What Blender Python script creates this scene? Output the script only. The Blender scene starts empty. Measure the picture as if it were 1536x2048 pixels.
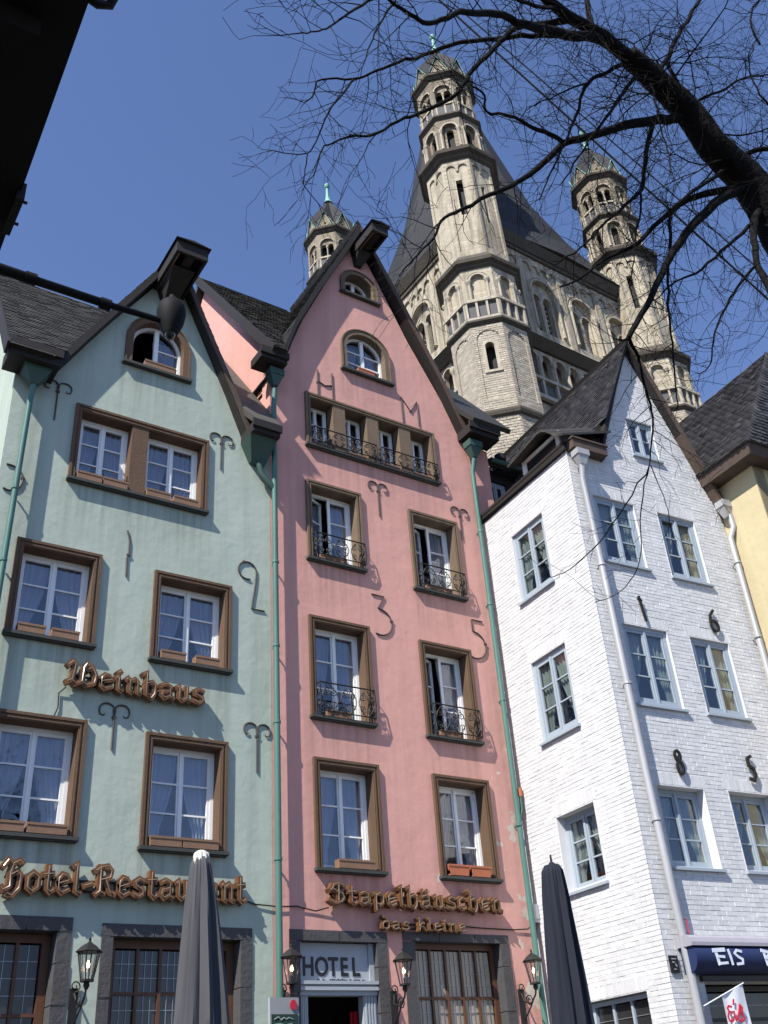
import bpy, bmesh, math, random
from mathutils import Vector, Matrix
from mathutils.geometry import tessellate_polygon

random.seed(7)
PI = math.pi
SC = bpy.context.scene
COL = SC.collection

# ------------------------------------------------------------------ camera, sky, sun, exposure
cam_d = bpy.data.cameras.new('camera')
cam = bpy.data.objects.new('camera', cam_d)
COL.objects.link(cam)
YAW, PITCH, ROLL = 0.60869, 0.55195, -0.07679
cy, sy, cp, sp = math.cos(YAW), math.sin(YAW), math.cos(PITCH), math.sin(PITCH)
FWD = Vector((sy*cp, cy*cp, sp))
RGT = Vector((cy, -sy, 0))
UPV = RGT.cross(FWD)
CR, CU = RGT*math.cos(ROLL) + UPV*math.sin(ROLL), -RGT*math.sin(ROLL) + UPV*math.cos(ROLL)
CAMP = Vector((0, 0, 1.65))
m = Matrix.Identity(4)
for i in range(3):
    m[i][0], m[i][1], m[i][2], m[i][3] = CR[i], CU[i], -FWD[i], CAMP[i]
cam.matrix_world = m
cam_d.sensor_fit = 'VERTICAL'
cam_d.sensor_height = 36.0
cam_d.lens = 36.0*1996.6/2048.0
cam_d.clip_start = 0.05
cam_d.clip_end = 3000
SC.camera = cam
SC.render.resolution_x, SC.render.resolution_y = 768, 1024

SUN_AZ = math.radians(22.5)                 # angle of the sunbeams to the house fronts
SUN_TAN = 1.10
LDIR = Vector((math.cos(SUN_AZ), math.sin(SUN_AZ), -SUN_TAN)).normalized()
W = bpy.data.worlds.new('World')
SC.world = W
W.use_nodes = True
wn = W.node_tree.nodes
wl = W.node_tree.links
bg = wn['Background']
sky = wn.new('ShaderNodeTexSky')
sky.sky_type = 'NISHITA'
sky.sun_disc = False
sky.sun_elevation = math.atan(SUN_TAN)
sky.sun_rotation = math.radians(270) - SUN_AZ
sky.altitude = 60
sky.air_density = 1.0
sky.dust_density = 0.0
sky.ozone_density = 2.5
tint = wn.new('ShaderNodeMix')
tint.data_type = 'RGBA'
tint.blend_type = 'MULTIPLY'
tint.inputs[0].default_value = 1.0
tint.inputs[7].default_value = (1.12, 1.11, 1.32, 1)
wl.new(sky.outputs[0], tint.inputs[6])
wl.new(tint.outputs[2], bg.inputs[0])
bg.inputs[1].default_value = 0.092
sun_d = bpy.data.lights.new('sun', 'SUN')
sun_d.energy = 5.0
sun_d.angle = math.radians(0.53)
sun_d.color = (1.0, 0.95, 0.87)
sun = bpy.data.objects.new('sun', sun_d)
COL.objects.link(sun)
sun.rotation_euler = LDIR.to_track_quat('-Z', 'Y').to_euler()
sun.location = (-20, -10, 30)
SC.view_settings.view_transform = 'Standard'
SC.view_settings.look = 'None'
SC.view_settings.exposure = 0.70
SC.view_settings.gamma = 1.0
SC.view_settings.use_curve_mapping = False
try:
    SC.cycles.max_bounces = 6
    SC.cycles.transparent_max_bounces = 10
except Exception:
    pass


def pix(P):                                  # where a point shows in the photo's 1536 x 2048 frame, and its depth
    q = Vector(P) - CAMP
    z = q.dot(FWD)
    if z < 0.05:
        return -9999, -9999, z
    return 768 + 1996.6*q.dot(CR)/z, 1024 - 1996.6*q.dot(CU)/z, z


# ------------------------------------------------------------------ materials
MATS = {}


def nodes(name):
    mt = bpy.data.materials.new(name)
    mt.use_nodes = True
    nt = mt.node_tree
    b = nt.nodes['Principled BSDF']
    return mt, nt, b


def noise(nt, vec, scale, detail=4, rough=0.55):
    n = nt.nodes.new('ShaderNodeTexNoise')
    n.inputs['Scale'].default_value = scale
    n.inputs['Detail'].default_value = detail
    n.inputs['Roughness'].default_value = rough
    if vec is not None:
        nt.links.new(vec, n.inputs['Vector'])
    return n.outputs['Fac']


def ramp(nt, fac, stops):
    r = nt.nodes.new('ShaderNodeValToRGB')
    e = r.color_ramp.elements
    while len(e) < len(stops):
        e.new(0.5)
    for i, (p, c) in enumerate(stops):
        e[i].position = p
        e[i].color = (*c, 1) if len(c) == 3 else c
    nt.links.new(fac, r.inputs[0])
    return r.outputs[0]


def mix(nt, a, b, fac, mode='MIX'):
    n = nt.nodes.new('ShaderNodeMix')
    n.data_type = 'RGBA'
    n.blend_type = mode
    for sock, val in ((n.inputs[6], a), (n.inputs[7], b)):
        if isinstance(val, tuple):
            sock.default_value = (*val, 1)
        else:
            nt.links.new(val, sock)
    if isinstance(fac, (int, float)):
        n.inputs[0].default_value = fac
    else:
        nt.links.new(fac, n.inputs[0])
    return n.outputs[2]


def coords(nt, scale=(1, 1, 1)):
    t = nt.nodes.new('ShaderNodeTexCoord')
    mp = nt.nodes.new('ShaderNodeMapping')
    mp.inputs['Scale'].default_value = scale
    nt.links.new(t.outputs['Object'], mp.inputs['Vector'])
    return mp.outputs['Vector']


def bump(nt, b, h, dist, strength=1.0, prev=None):
    n = nt.nodes.new('ShaderNodeBump')
    n.inputs['Distance'].default_value = dist
    n.inputs['Strength'].default_value = strength
    nt.links.new(h, n.inputs['Height'])
    if prev is not None:
        nt.links.new(prev, n.inputs['Normal'])
    nt.links.new(n.outputs[0], b.inputs['Normal'])
    return n.outputs[0]


def k(c, f):
    return tuple(min(1, x*f) for x in c)


def plain(name, col, rough=0.6, metal=0.0, var=0.18, scale=6.0, bmp=0.0, bscale=40.0, rnd=0.0, streak=0.0, spec=0.4):
    """a surface of one kind with cloudy tone, optional vertical weathering streaks, grain, and piece-to-piece tone"""
    mt, nt, b = nodes(name)
    v = coords(nt)
    c = mix(nt, k(col, 1-var), k(col, 1+var), noise(nt, v, scale, 5, 0.65))
    if streak:
        sv = coords(nt, (7, 7, 0.5))
        f = ramp(nt, noise(nt, sv, 1.0, 5, 0.6), [(0.42, (0, 0, 0)), (0.72, (1, 1, 1))])
        sc = nt.nodes.new('ShaderNodeMath')
        sc.operation = 'MULTIPLY'
        nt.links.new(f, sc.inputs[0])
        sc.inputs[1].default_value = streak
        c = mix(nt, c, k(col, 0.38), sc.outputs[0])
    if rnd:
        oi = nt.nodes.new('ShaderNodeObjectInfo')
        gi = nt.nodes.new('ShaderNodeNewGeometry')
        ad = nt.nodes.new('ShaderNodeMath')
        ad.operation = 'ADD'
        nt.links.new(oi.outputs['Random'], ad.inputs[0])
        nt.links.new(gi.outputs['Random Per Island'], ad.inputs[1])
        fr = nt.nodes.new('ShaderNodeMath')
        fr.operation = 'FRACT'
        nt.links.new(ad.outputs[0], fr.inputs[0])
        g = ramp(nt, fr.outputs[0], [(0.0, (1-rnd,)*3), (0.8, (1, 1, 1)), (1.0, (1+rnd,)*3)])
        c = mix(nt, c, g, 1.0, 'MULTIPLY')
    nt.links.new(c, b.inputs['Base Color'])
    b.inputs['Roughness'].default_value = rough
    b.inputs['Metallic'].default_value = metal
    b.inputs['Specular IOR Level'].default_value = spec
    if bmp:
        bump(nt, b, noise(nt, v, bscale, 4, 0.6), bmp)
    return mt


def stucco(name, col, dirt, peel=None, sills=()):
    mt, nt, b = nodes(name)
    v = coords(nt)
    c = mix(nt, k(col, 0.86), k(col, 1.10), noise(nt, v, 0.55, 6, 0.62))
    c = mix(nt, c, k(col, 0.9), ramp(nt, noise(nt, v, 5, 6, 0.7), [(0.45, (0, 0, 0)), (0.7, (0.6,)*3)]))
    st = noise(nt, coords(nt, (3.2, 3.2, 0.16)), 1.0, 6, 0.65)
    c = mix(nt, c, dirt, ramp(nt, st, [(0.47, (0, 0, 0)), (0.78, (0.5,)*3)]))
    sp_ = noise(nt, v, 22, 3, 0.6)
    c = mix(nt, c, dirt, ramp(nt, sp_, [(0.66, (0, 0, 0)), (0.78, (0.45,)*3)]))
    # hairline cracks
    vo = nt.nodes.new('ShaderNodeTexVoronoi')
    vo.feature = 'DISTANCE_TO_EDGE'
    vo.inputs['Scale'].default_value = 0.55
    wv = nt.nodes.new('ShaderNodeVectorMath')
    wv.operation = 'MULTIPLY_ADD'
    nz = nt.nodes.new('ShaderNodeTexNoise')
    nz.inputs['Scale'].default_value = 2.2
    nz.inputs['Detail'].default_value = 6
    nt.links.new(v, nz.inputs['Vector'])
    nt.links.new(nz.outputs['Color'], wv.inputs[0])
    wv.inputs[1].default_value = (0.9, 0.9, 0.9)
    nt.links.new(v, wv.inputs[2])
    nt.links.new(wv.outputs[0], vo.inputs['Vector'])
    crack = ramp(nt, vo.outputs['Distance'], [(0.0, (1, 1, 1)), (0.004, (0, 0, 0))])
    msk = ramp(nt, noise(nt, v, 0.8, 3), [(0.60, (0, 0, 0)), (0.70, (0.7,)*3)])
    c = mix(nt, c, k(dirt, 0.7), mix(nt, (0, 0, 0), msk, crack))
    if sills:                                 # rain streaks washed down below each window sill
        sx = nt.nodes.new('ShaderNodeSeparateXYZ')
        nt.links.new(v, sx.inputs[0])

        def mapr(sock, a, b, c0, c1):
            q = nt.nodes.new('ShaderNodeMapRange')
            for i_, val in enumerate((a, b, c0, c1)):
                q.inputs[i_+1].default_value = val
            nt.links.new(sock, q.inputs[0])
            return q.outputs[0]

        def op(kind, a, b):
            q = nt.nodes.new('ShaderNodeMath')
            q.operation = kind
            nt.links.new(a, q.inputs[0])
            nt.links.new(b, q.inputs[1])
            return q.outputs[0]
        tot = None
        for (u0, u1, zs) in sills:
            f = op('MULTIPLY', mapr(sx.outputs[0], u0-.10, u0+.06, 0, 1), mapr(sx.outputs[0], u1-.06, u1+.10, 1, 0))
            f = op('MULTIPLY', f, op('MULTIPLY', mapr(sx.outputs[2], zs-1.25, zs-.05, 0, 1), mapr(sx.outputs[2], zs, zs+.02, 1, 0)))
            tot = f if tot is None else op('MAXIMUM', tot, f)
        sn = ramp(nt, noise(nt, coords(nt, (9, 9, 0.35)), 1.0, 4, 0.6), [(0.40, (.12,)*3), (0.66, (1, 1, 1))])
        fm = op('MULTIPLY', tot, sn)
        f2 = nt.nodes.new('ShaderNodeMath')
        f2.operation = 'MULTIPLY'
        f2.inputs[1].default_value = 0.62
        nt.links.new(fm, f2.inputs[0])
        c = mix(nt, c, k(dirt, 0.8), f2.outputs[0])
    if peel:
        colp, axis_u, lo, hi, zhi = peel
        sx = nt.nodes.new('ShaderNodeSeparateXYZ')
        nt.links.new(v, sx.inputs[0])
        mr = nt.nodes.new('ShaderNodeMapRange')
        mr.inputs[1].default_value, mr.inputs[2].default_value = lo, hi
        mr.inputs[3].default_value, mr.inputs[4].default_value = 0.0, 0.17
        nt.links.new(sx.outputs[axis_u], mr.inputs[0])
        mz = nt.nodes.new('ShaderNodeMapRange')
        mz.inputs[1].default_value, mz.inputs[2].default_value = zhi, zhi-3.0
        mz.inputs[3].default_value, mz.inputs[4].default_value = -0.12, 0.0
        nt.links.new(sx.outputs[2], mz.inputs[0])
        a1 = nt.nodes.new('ShaderNodeMath')
        a1.operation = 'ADD'
        nt.links.new(mr.outputs[0], a1.inputs[0])
        nt.links.new(noise(nt, v, 2.6, 5, 0.55), a1.inputs[1])
        a2 = nt.nodes.new('ShaderNodeMath')
        a2.operation = 'ADD'
        nt.links.new(a1.outputs[0], a2.inputs[0])
        nt.links.new(mz.outputs[0], a2.inputs[1])
        pm = ramp(nt, a2.outputs[0], [(0.720, (0, 0, 0)), (0.732, (1, 1, 1))])
        c = mix(nt, c, colp, pm)
    nt.links.new(c, b.inputs['Base Color'])
    b.inputs['Roughness'].default_value = 0.85
    b.inputs['Specular IOR Level'].default_value = 0.2
    n1 = bump(nt, b, noise(nt, v, 1.5, 3, 0.5), 0.020, 0.9)
    n2 = bump(nt, b, noise(nt, v, 9, 5, 0.6), 0.006, 0.8, n1)
    bump(nt, b, noise(nt, v, 70, 3, 0.6), 0.002, 0.8, n2)
    return mt


def masonry(name, col, dirt, course=0.16, length=0.34, drip=0.8):
    """coursed stone for walls too far away to pick the stones apart"""
    mt, nt, b = nodes(name)
    t = nt.nodes.new('ShaderNodeTexCoord')
    sx = nt.nodes.new('ShaderNodeSeparateXYZ')
    nt.links.new(t.outputs['Object'], sx.inputs[0])
    ad = nt.nodes.new('ShaderNodeMath')
    ad.operation = 'ADD'
    nt.links.new(sx.outputs[0], ad.inputs[0])
    nt.links.new(sx.outputs[1], ad.inputs[1])
    cx = nt.nodes.new('ShaderNodeCombineXYZ')
    nt.links.new(ad.outputs[0], cx.inputs[0])
    nt.links.new(sx.outputs[2], cx.inputs[1])
    br = nt.nodes.new('ShaderNodeTexBrick')
    br.inputs['Scale'].default_value = 1.0
    br.inputs['Brick Width'].default_value = length
    br.inputs['Row Height'].default_value = course
    br.inputs['Mortar Size'].default_value = 0.012
    br.inputs['Mortar Smooth'].default_value = 0.3
    br.inputs['Color1'].default_value = (*k(col, 0.86), 1)
    br.inputs['Color2'].default_value = (*k(col, 1.12), 1)
    br.inputs['Mortar'].default_value = (*k(col, 0.72), 1)
    nt.links.new(cx.outputs[0], br.inputs['Vector'])
    v = coords(nt)
    c = mix(nt, br.outputs['Color'], k(col, 0.8), ramp(nt, noise(nt, v, 1.1, 6, 0.65), [(0.4, (0, 0, 0)), (0.75, (0.8,)*3)]))
    st = noise(nt, coords(nt, (2.6, 2.6, 0.22)), 1.0, 6, 0.65)
    c = mix(nt, c, dirt, ramp(nt, st, [(0.44, (0, 0, 0)), (0.70, (drip,)*3)]))
    nt.links.new(c, b.inputs['Base Color'])
    b.inputs['Roughness'].default_value = 0.9
    b.inputs['Specular IOR Level'].default_value = 0.15
    n1 = bump(nt, b, br.outputs['Fac'], -0.012, 0.7)
    bump(nt, b, noise(nt, v, 14, 5, 0.65), 0.02, 0.8, n1)
    return mt


def glass_mat(name, refl, tintc):
    mt = bpy.data.materials.new(name)
    mt.use_nodes = True
    nt = mt.node_tree
    nt.nodes.clear()
    out = nt.nodes.new('ShaderNodeOutputMaterial')
    tr = nt.nodes.new('ShaderNodeBsdfTransparent')
    tr.inputs[0].default_value = (*tintc, 1)
    gl = nt.nodes.new('ShaderNodeBsdfGlossy')
    gl.inputs['Roughness'].default_value = 0.015
    gl.inputs['Color'].default_value = (0.95, 0.97, 1, 1)
    lw = nt.nodes.new('ShaderNodeLayerWeight')     # the same from either side of a pane
    lw.inputs['Blend'].default_value = 0.5
    pw = nt.nodes.new('ShaderNodeMath')
    pw.operation = 'POWER'
    pw.inputs[1].default_value = 5.0
    nt.links.new(lw.outputs['Facing'], pw.inputs[0])
    mr = nt.nodes.new('ShaderNodeMath')
    mr.operation = 'MULTIPLY_ADD'
    mr.inputs[1].default_value = 0.9
    mr.inputs[2].default_value = refl
    nt.links.new(pw.outputs[0], mr.inputs[0])
    v = coords(nt)
    bp = nt.nodes.new('ShaderNodeBump')
    bp.inputs['Distance'].default_value = 0.004
    nt.links.new(noise(nt, v, 3.5, 2), bp.inputs['Height'])
    nt.links.new(bp.outputs[0], gl.inputs['Normal'])
    mx = nt.nodes.new('ShaderNodeMixShader')
    nt.links.new(mr.outputs[0], mx.inputs[0])
    nt.links.new(tr.outputs[0], mx.inputs[1])
    nt.links.new(gl.outputs[0], mx.inputs[2])
    nt.links.new(mx.outputs[0], out.inputs[0])
    return mt


def cloth_mat(name, col, trans=0.4):
    mt, nt, b = nodes(name)
    v = coords(nt)
    c = mix(nt, k(col, 0.9), col, noise(nt, v, 8))
    nt.links.new(c, b.inputs['Base Color'])
    b.inputs['Roughness'].default_value = 0.9
    b.inputs['Specular IOR Level'].default_value = 0.1
    tl = nt.nodes.new('ShaderNodeBsdfTranslucent')
    nt.links.new(c, tl.inputs[0])
    mx = nt.nodes.new('ShaderNodeMixShader')
    mx.inputs[0].default_value = trans
    nt.links.new(b.outputs[0], mx.inputs[1])
    nt.links.new(tl.outputs[0], mx.inputs[2])
    nt.links.new(mx.outputs[0], nt.nodes['Material Output'].inputs[0])
    return mt


def lamp_mat(name, col, power):
    mt, nt, b = nodes(name)
    b.inputs['Base Color'].default_value = (*col, 1)
    b.inputs['Emission Color'].default_value = (*col, 1)
    b.inputs['Emission Strength'].default_value = power
    return mt


M = MATS
M['green_stucco'] = stucco('green_stucco', (0.39, 0.45, 0.385), (0.20, 0.225, 0.165), sills=[(a-4.4, b-4.4, c) for a, b, c in ((2.6, 3.9, 7.72), (4.68, 6.0, 7.69), (2.6, 3.9, 5.05), (4.7, 6.0, 5.01), (3.2, 5.54, 10.4), (3.9, 5.13, 12.99))])
M['pink_stucco'] = stucco('pink_stucco', (0.595, 0.32, 0.275), (0.35, 0.20, 0.16), peel=((0.56, 0.49, 0.42), 0, 1.0, 2.35, 8.6), sills=[(a-9, b-9, c) for a, b, c in ((7.37, 8.56, 10.03), (9.57, 10.76, 9.94), (7.35, 8.56, 7.2), (9.55, 10.72, 7.17), (7.36, 8.57, 4.9), (9.57, 10.76, 4.91), (7.4, 10.43, 12.43), (8.28, 9.5, 14.58))])
M['yellow_stucco'] = stucco('yellow_stucco', (0.51, 0.435, 0.265), (0.39, 0.33, 0.21))
M['white_brick'] = plain('white_brick', (0.60, 0.605, 0.61), 0.75, var=0.09, scale=2.2, bmp=0.003, bscale=60, rnd=0.09, streak=0.16)
M['white_mortar'] = plain('white_mortar', (0.56, 0.57, 0.58), 0.85, var=0.12, scale=3, bmp=0.004, bscale=50)
M['brown_stone'] = plain('brown_stone', (0.112, 0.066, 0.038), 0.75, var=0.25, scale=3, bmp=0.006, bscale=30, streak=0.3)
M['grey_brown_stone'] = plain('grey_brown_stone', (0.150, 0.105, 0.068), 0.8, var=0.25, scale=3, bmp=0.006, bscale=30, streak=0.35)
M['dark_sill'] = plain('dark_sill', (0.045, 0.047, 0.042), 0.7, var=0.3, bmp=0.004)
M['basalt'] = plain('basalt', (0.062, 0.06, 0.062), 0.75, var=0.3, scale=5, bmp=0.010, bscale=18)
M['white_paint'] = plain('white_paint', (0.80, 0.80, 0.78), 0.45, var=0.04, scale=5)
M['grey_blue_paint'] = plain('grey_blue_paint', (0.31, 0.36, 0.41), 0.5, var=0.06, scale=5)
M['brown_wood'] = plain('brown_wood', (0.095, 0.042, 0.022), 0.5, var=0.25, scale=9)
M['box_wood'] = plain('box_wood', (0.20, 0.115, 0.07), 0.7, var=0.25, scale=8, bmp=0.003)
M['terracotta'] = plain('terracotta', (0.38, 0.12, 0.06), 0.8, var=0.15, bmp=0.002)
M['soil'] = plain('soil', (0.03, 0.022, 0.015), 0.95, var=0.4, scale=30, bmp=0.02)
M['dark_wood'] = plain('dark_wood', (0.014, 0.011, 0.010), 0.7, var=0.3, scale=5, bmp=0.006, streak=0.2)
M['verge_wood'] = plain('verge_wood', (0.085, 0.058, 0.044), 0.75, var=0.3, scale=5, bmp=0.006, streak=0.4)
M['slate'] = plain('slate', (0.050, 0.047, 0.040), 0.6, var=0.3, scale=7, bmp=0.004, bscale=30, rnd=0.45)
M['blue_slate'] = plain('blue_slate', (0.060, 0.057, 0.057), 0.5, var=0.3, scale=7, bmp=0.004, bscale=30, rnd=0.6)
M['spire_slate'] = plain('spire_slate', (0.030, 0.031, 0.034), 0.75, var=0.2, scale=1.2, bmp=0.01, bscale=7, streak=0.35, spec=0.2)
M['copper'] = plain('copper', (0.19, 0.40, 0.335), 0.6, var=0.2, scale=8)
M['dark_copper'] = plain('dark_copper', (0.035, 0.075, 0.062), 0.6, var=0.3, scale=6)
M['green_pipe'] = plain('green_pipe', (0.07, 0.165, 0.138), 0.5, var=0.15, scale=4, streak=0.3)
M['grey_pipe'] = plain('grey_pipe', (0.40, 0.40, 0.41), 0.45, 0.2, var=0.12, scale=4, streak=0.3)
M['red_metal'] = plain('red_metal', (0.45, 0.03, 0.05), 0.5)
M['iron'] = plain('iron', (0.018, 0.017, 0.017), 0.6, 0.3, var=0.3, scale=20)
M['lamp_iron'] = plain('lamp_iron', (0.007, 0.007, 0.0075), 0.7, var=0.3, spec=0.15)
M['anchor_iron'] = plain('anchor_iron', (0.075, 0.06, 0.05), 0.7, 0.2, var=0.3, scale=20)
M['glass'] = glass_mat('glass', 0.15, (0.60, 0.63, 0.68))
M['white_house_glass'] = glass_mat('white_house_glass', 0.14, (0.62, 0.66, 0.66))
M['dim_glass'] = glass_mat('dim_glass', 0.08, (0.55, 0.53, 0.48))
M['clear_glass'] = glass_mat('clear_glass', 0.06, (0.93, 0.93, 0.93))
M['curtain'] = cloth_mat('curtain', (0.82, 0.84, 0.88), 0.35)
M['beige_curtain'] = cloth_mat('beige_curtain', (0.55, 0.62, 0.58), 0.35)
M['yellow_curtain'] = cloth_mat('yellow_curtain', (0.55, 0.45, 0.22), 0.35)
M['red_cloth'] = cloth_mat('red_cloth', (0.5, 0.02, 0.03), 0.2)
M['lead_pane'] = plain('lead_pane', (0.30, 0.265, 0.215), 0.25, var=0.25, scale=4, spec=0.6)
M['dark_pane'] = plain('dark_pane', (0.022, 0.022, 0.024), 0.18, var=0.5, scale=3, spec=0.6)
M['lead'] = plain('lead', (0.30, 0.31, 0.33), 0.4, 0.5, var=0.2)
M['interior'] = plain('interior', (0.10, 0.09, 0.085), 0.9)
M['sign_box'] = plain('sign_box', (0.15, 0.066, 0.024), 0.5, var=0.3, scale=14, streak=0.25)
M['neon_glass'] = plain('neon_glass', (0.21, 0.15, 0.10), 0.3, var=0.15, spec=0.8)
M['grey_board'] = plain('grey_board', (0.33, 0.36, 0.39), 0.55, var=0.08)
M['black_paint'] = plain('black_paint', (0.012, 0.012, 0.013), 0.4)
M['church_stone'] = masonry('church_stone', (0.45, 0.40, 0.31), (0.12, 0.098, 0.072))
M['church_block'] = plain('church_block', (0.40, 0.355, 0.285), 0.9, var=0.2, scale=4, bmp=0.015, bscale=14, rnd=0.22, streak=0.2)
M['church_trim'] = plain('church_trim', (0.40, 0.355, 0.28), 0.85, var=0.3, scale=2, bmp=0.015, bscale=10, streak=0.6)
M['church_dark'] = plain('church_dark', (0.075, 0.064, 0.050), 0.9, var=0.35, scale=2, bmp=0.02, bscale=10, streak=0.3)
M['church_weathered'] = masonry('church_weathered', (0.29, 0.25, 0.19), (0.085, 0.07, 0.052), drip=1.0)
M['louvre_and_shade'] = plain('louvre_and_shade', (0.016, 0.015, 0.015), 0.8)  # near-black, so the shade inside the tower openings is in the colour
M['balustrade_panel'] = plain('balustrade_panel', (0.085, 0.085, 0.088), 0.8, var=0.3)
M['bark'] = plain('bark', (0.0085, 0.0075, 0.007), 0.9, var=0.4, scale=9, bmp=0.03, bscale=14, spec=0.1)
M['grey_fabric'] = cloth_mat('grey_fabric', (0.095, 0.098, 0.11), 0.1)
M['dark_fabric'] = cloth_mat('dark_fabric', (0.028, 0.031, 0.045), 0.1)
M['pale_fabric'] = cloth_mat('pale_fabric', (0.62, 0.60, 0.58), 0.1)
M['blue_fabric'] = plain('blue_fabric', (0.012, 0.024, 0.085), 0.7, var=0.2, scale=5)
M['mauve_metal'] = plain('mauve_metal', (0.30, 0.29, 0.33), 0.5, var=0.12)
M['white_sheet'] = plain('white_sheet', (0.66, 0.68, 0.72), 0.6, var=0.05)
M['grey_sheet'] = plain('grey_sheet', (0.30, 0.31, 0.32), 0.6, var=0.12)
M['white_print'] = plain('white_print', (0.62, 0.66, 0.74), 0.6, var=0.1)
M['red_print'] = plain('red_print', (0.52, 0.02, 0.045), 0.6, var=0.05)
M['green_board'] = plain('green_board', (0.018, 0.045, 0.033), 0.6, var=0.3, scale=20)
M['chalk'] = plain('chalk', (0.35, 0.42, 0.38), 0.9)
M['bulb'] = lamp_mat('bulb', (1.0, 0.72, 0.40), 5.0)
M['bulb_cap'] = plain('bulb_cap', (0.65, 0.6, 0.5), 0.5)
M['shaded_house'] = plain('shaded_house', (0.020, 0.016, 0.014), 0.9, var=0.3, scale=2)  # shade on the wall and under the eave painted in as near-black
M['paving'] = plain('paving', (0.065, 0.062, 0.06), 0.9, var=0.25, scale=1.5, bmp=0.01, bscale=20)
M['old_tile'] = plain('old_tile', (0.060, 0.052, 0.036), 0.85, var=0.3, scale=6, rnd=0.4)


# ------------------------------------------------------------------ mesh helpers
class Fr:
    """a local frame: u along the wall to the right, d into the wall, z up (all in world metres)"""
    def __init__(s, O, U, N, Z=(0, 0, 1)):
        s.O, s.U, s.N, s.Z = Vector(O), Vector(U).normalized(), Vector(N).normalized(), Vector(Z).normalized()

    def p(s, u, d, z):
        return s.O + s.U*u + s.N*d + s.Z*z

    def shift(s, u=0, d=0, z=0):
        return Fr(s.p(u, d, z), s.U, s.N, s.Z)


WORLD = Fr((0, 0, 0), (1, 0, 0), (0, 1, 0))


def root_of(o):
    while o.parent:
        o = o.parent
    return o


RINV = {}


def rinv(o):
    r = root_of(o)
    if r.name not in RINV:
        mm = Matrix.LocRotScale(r.location, r.rotation_euler, None)
        RINV[r.name] = mm.inverted()
    return RINV[r.name]


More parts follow.
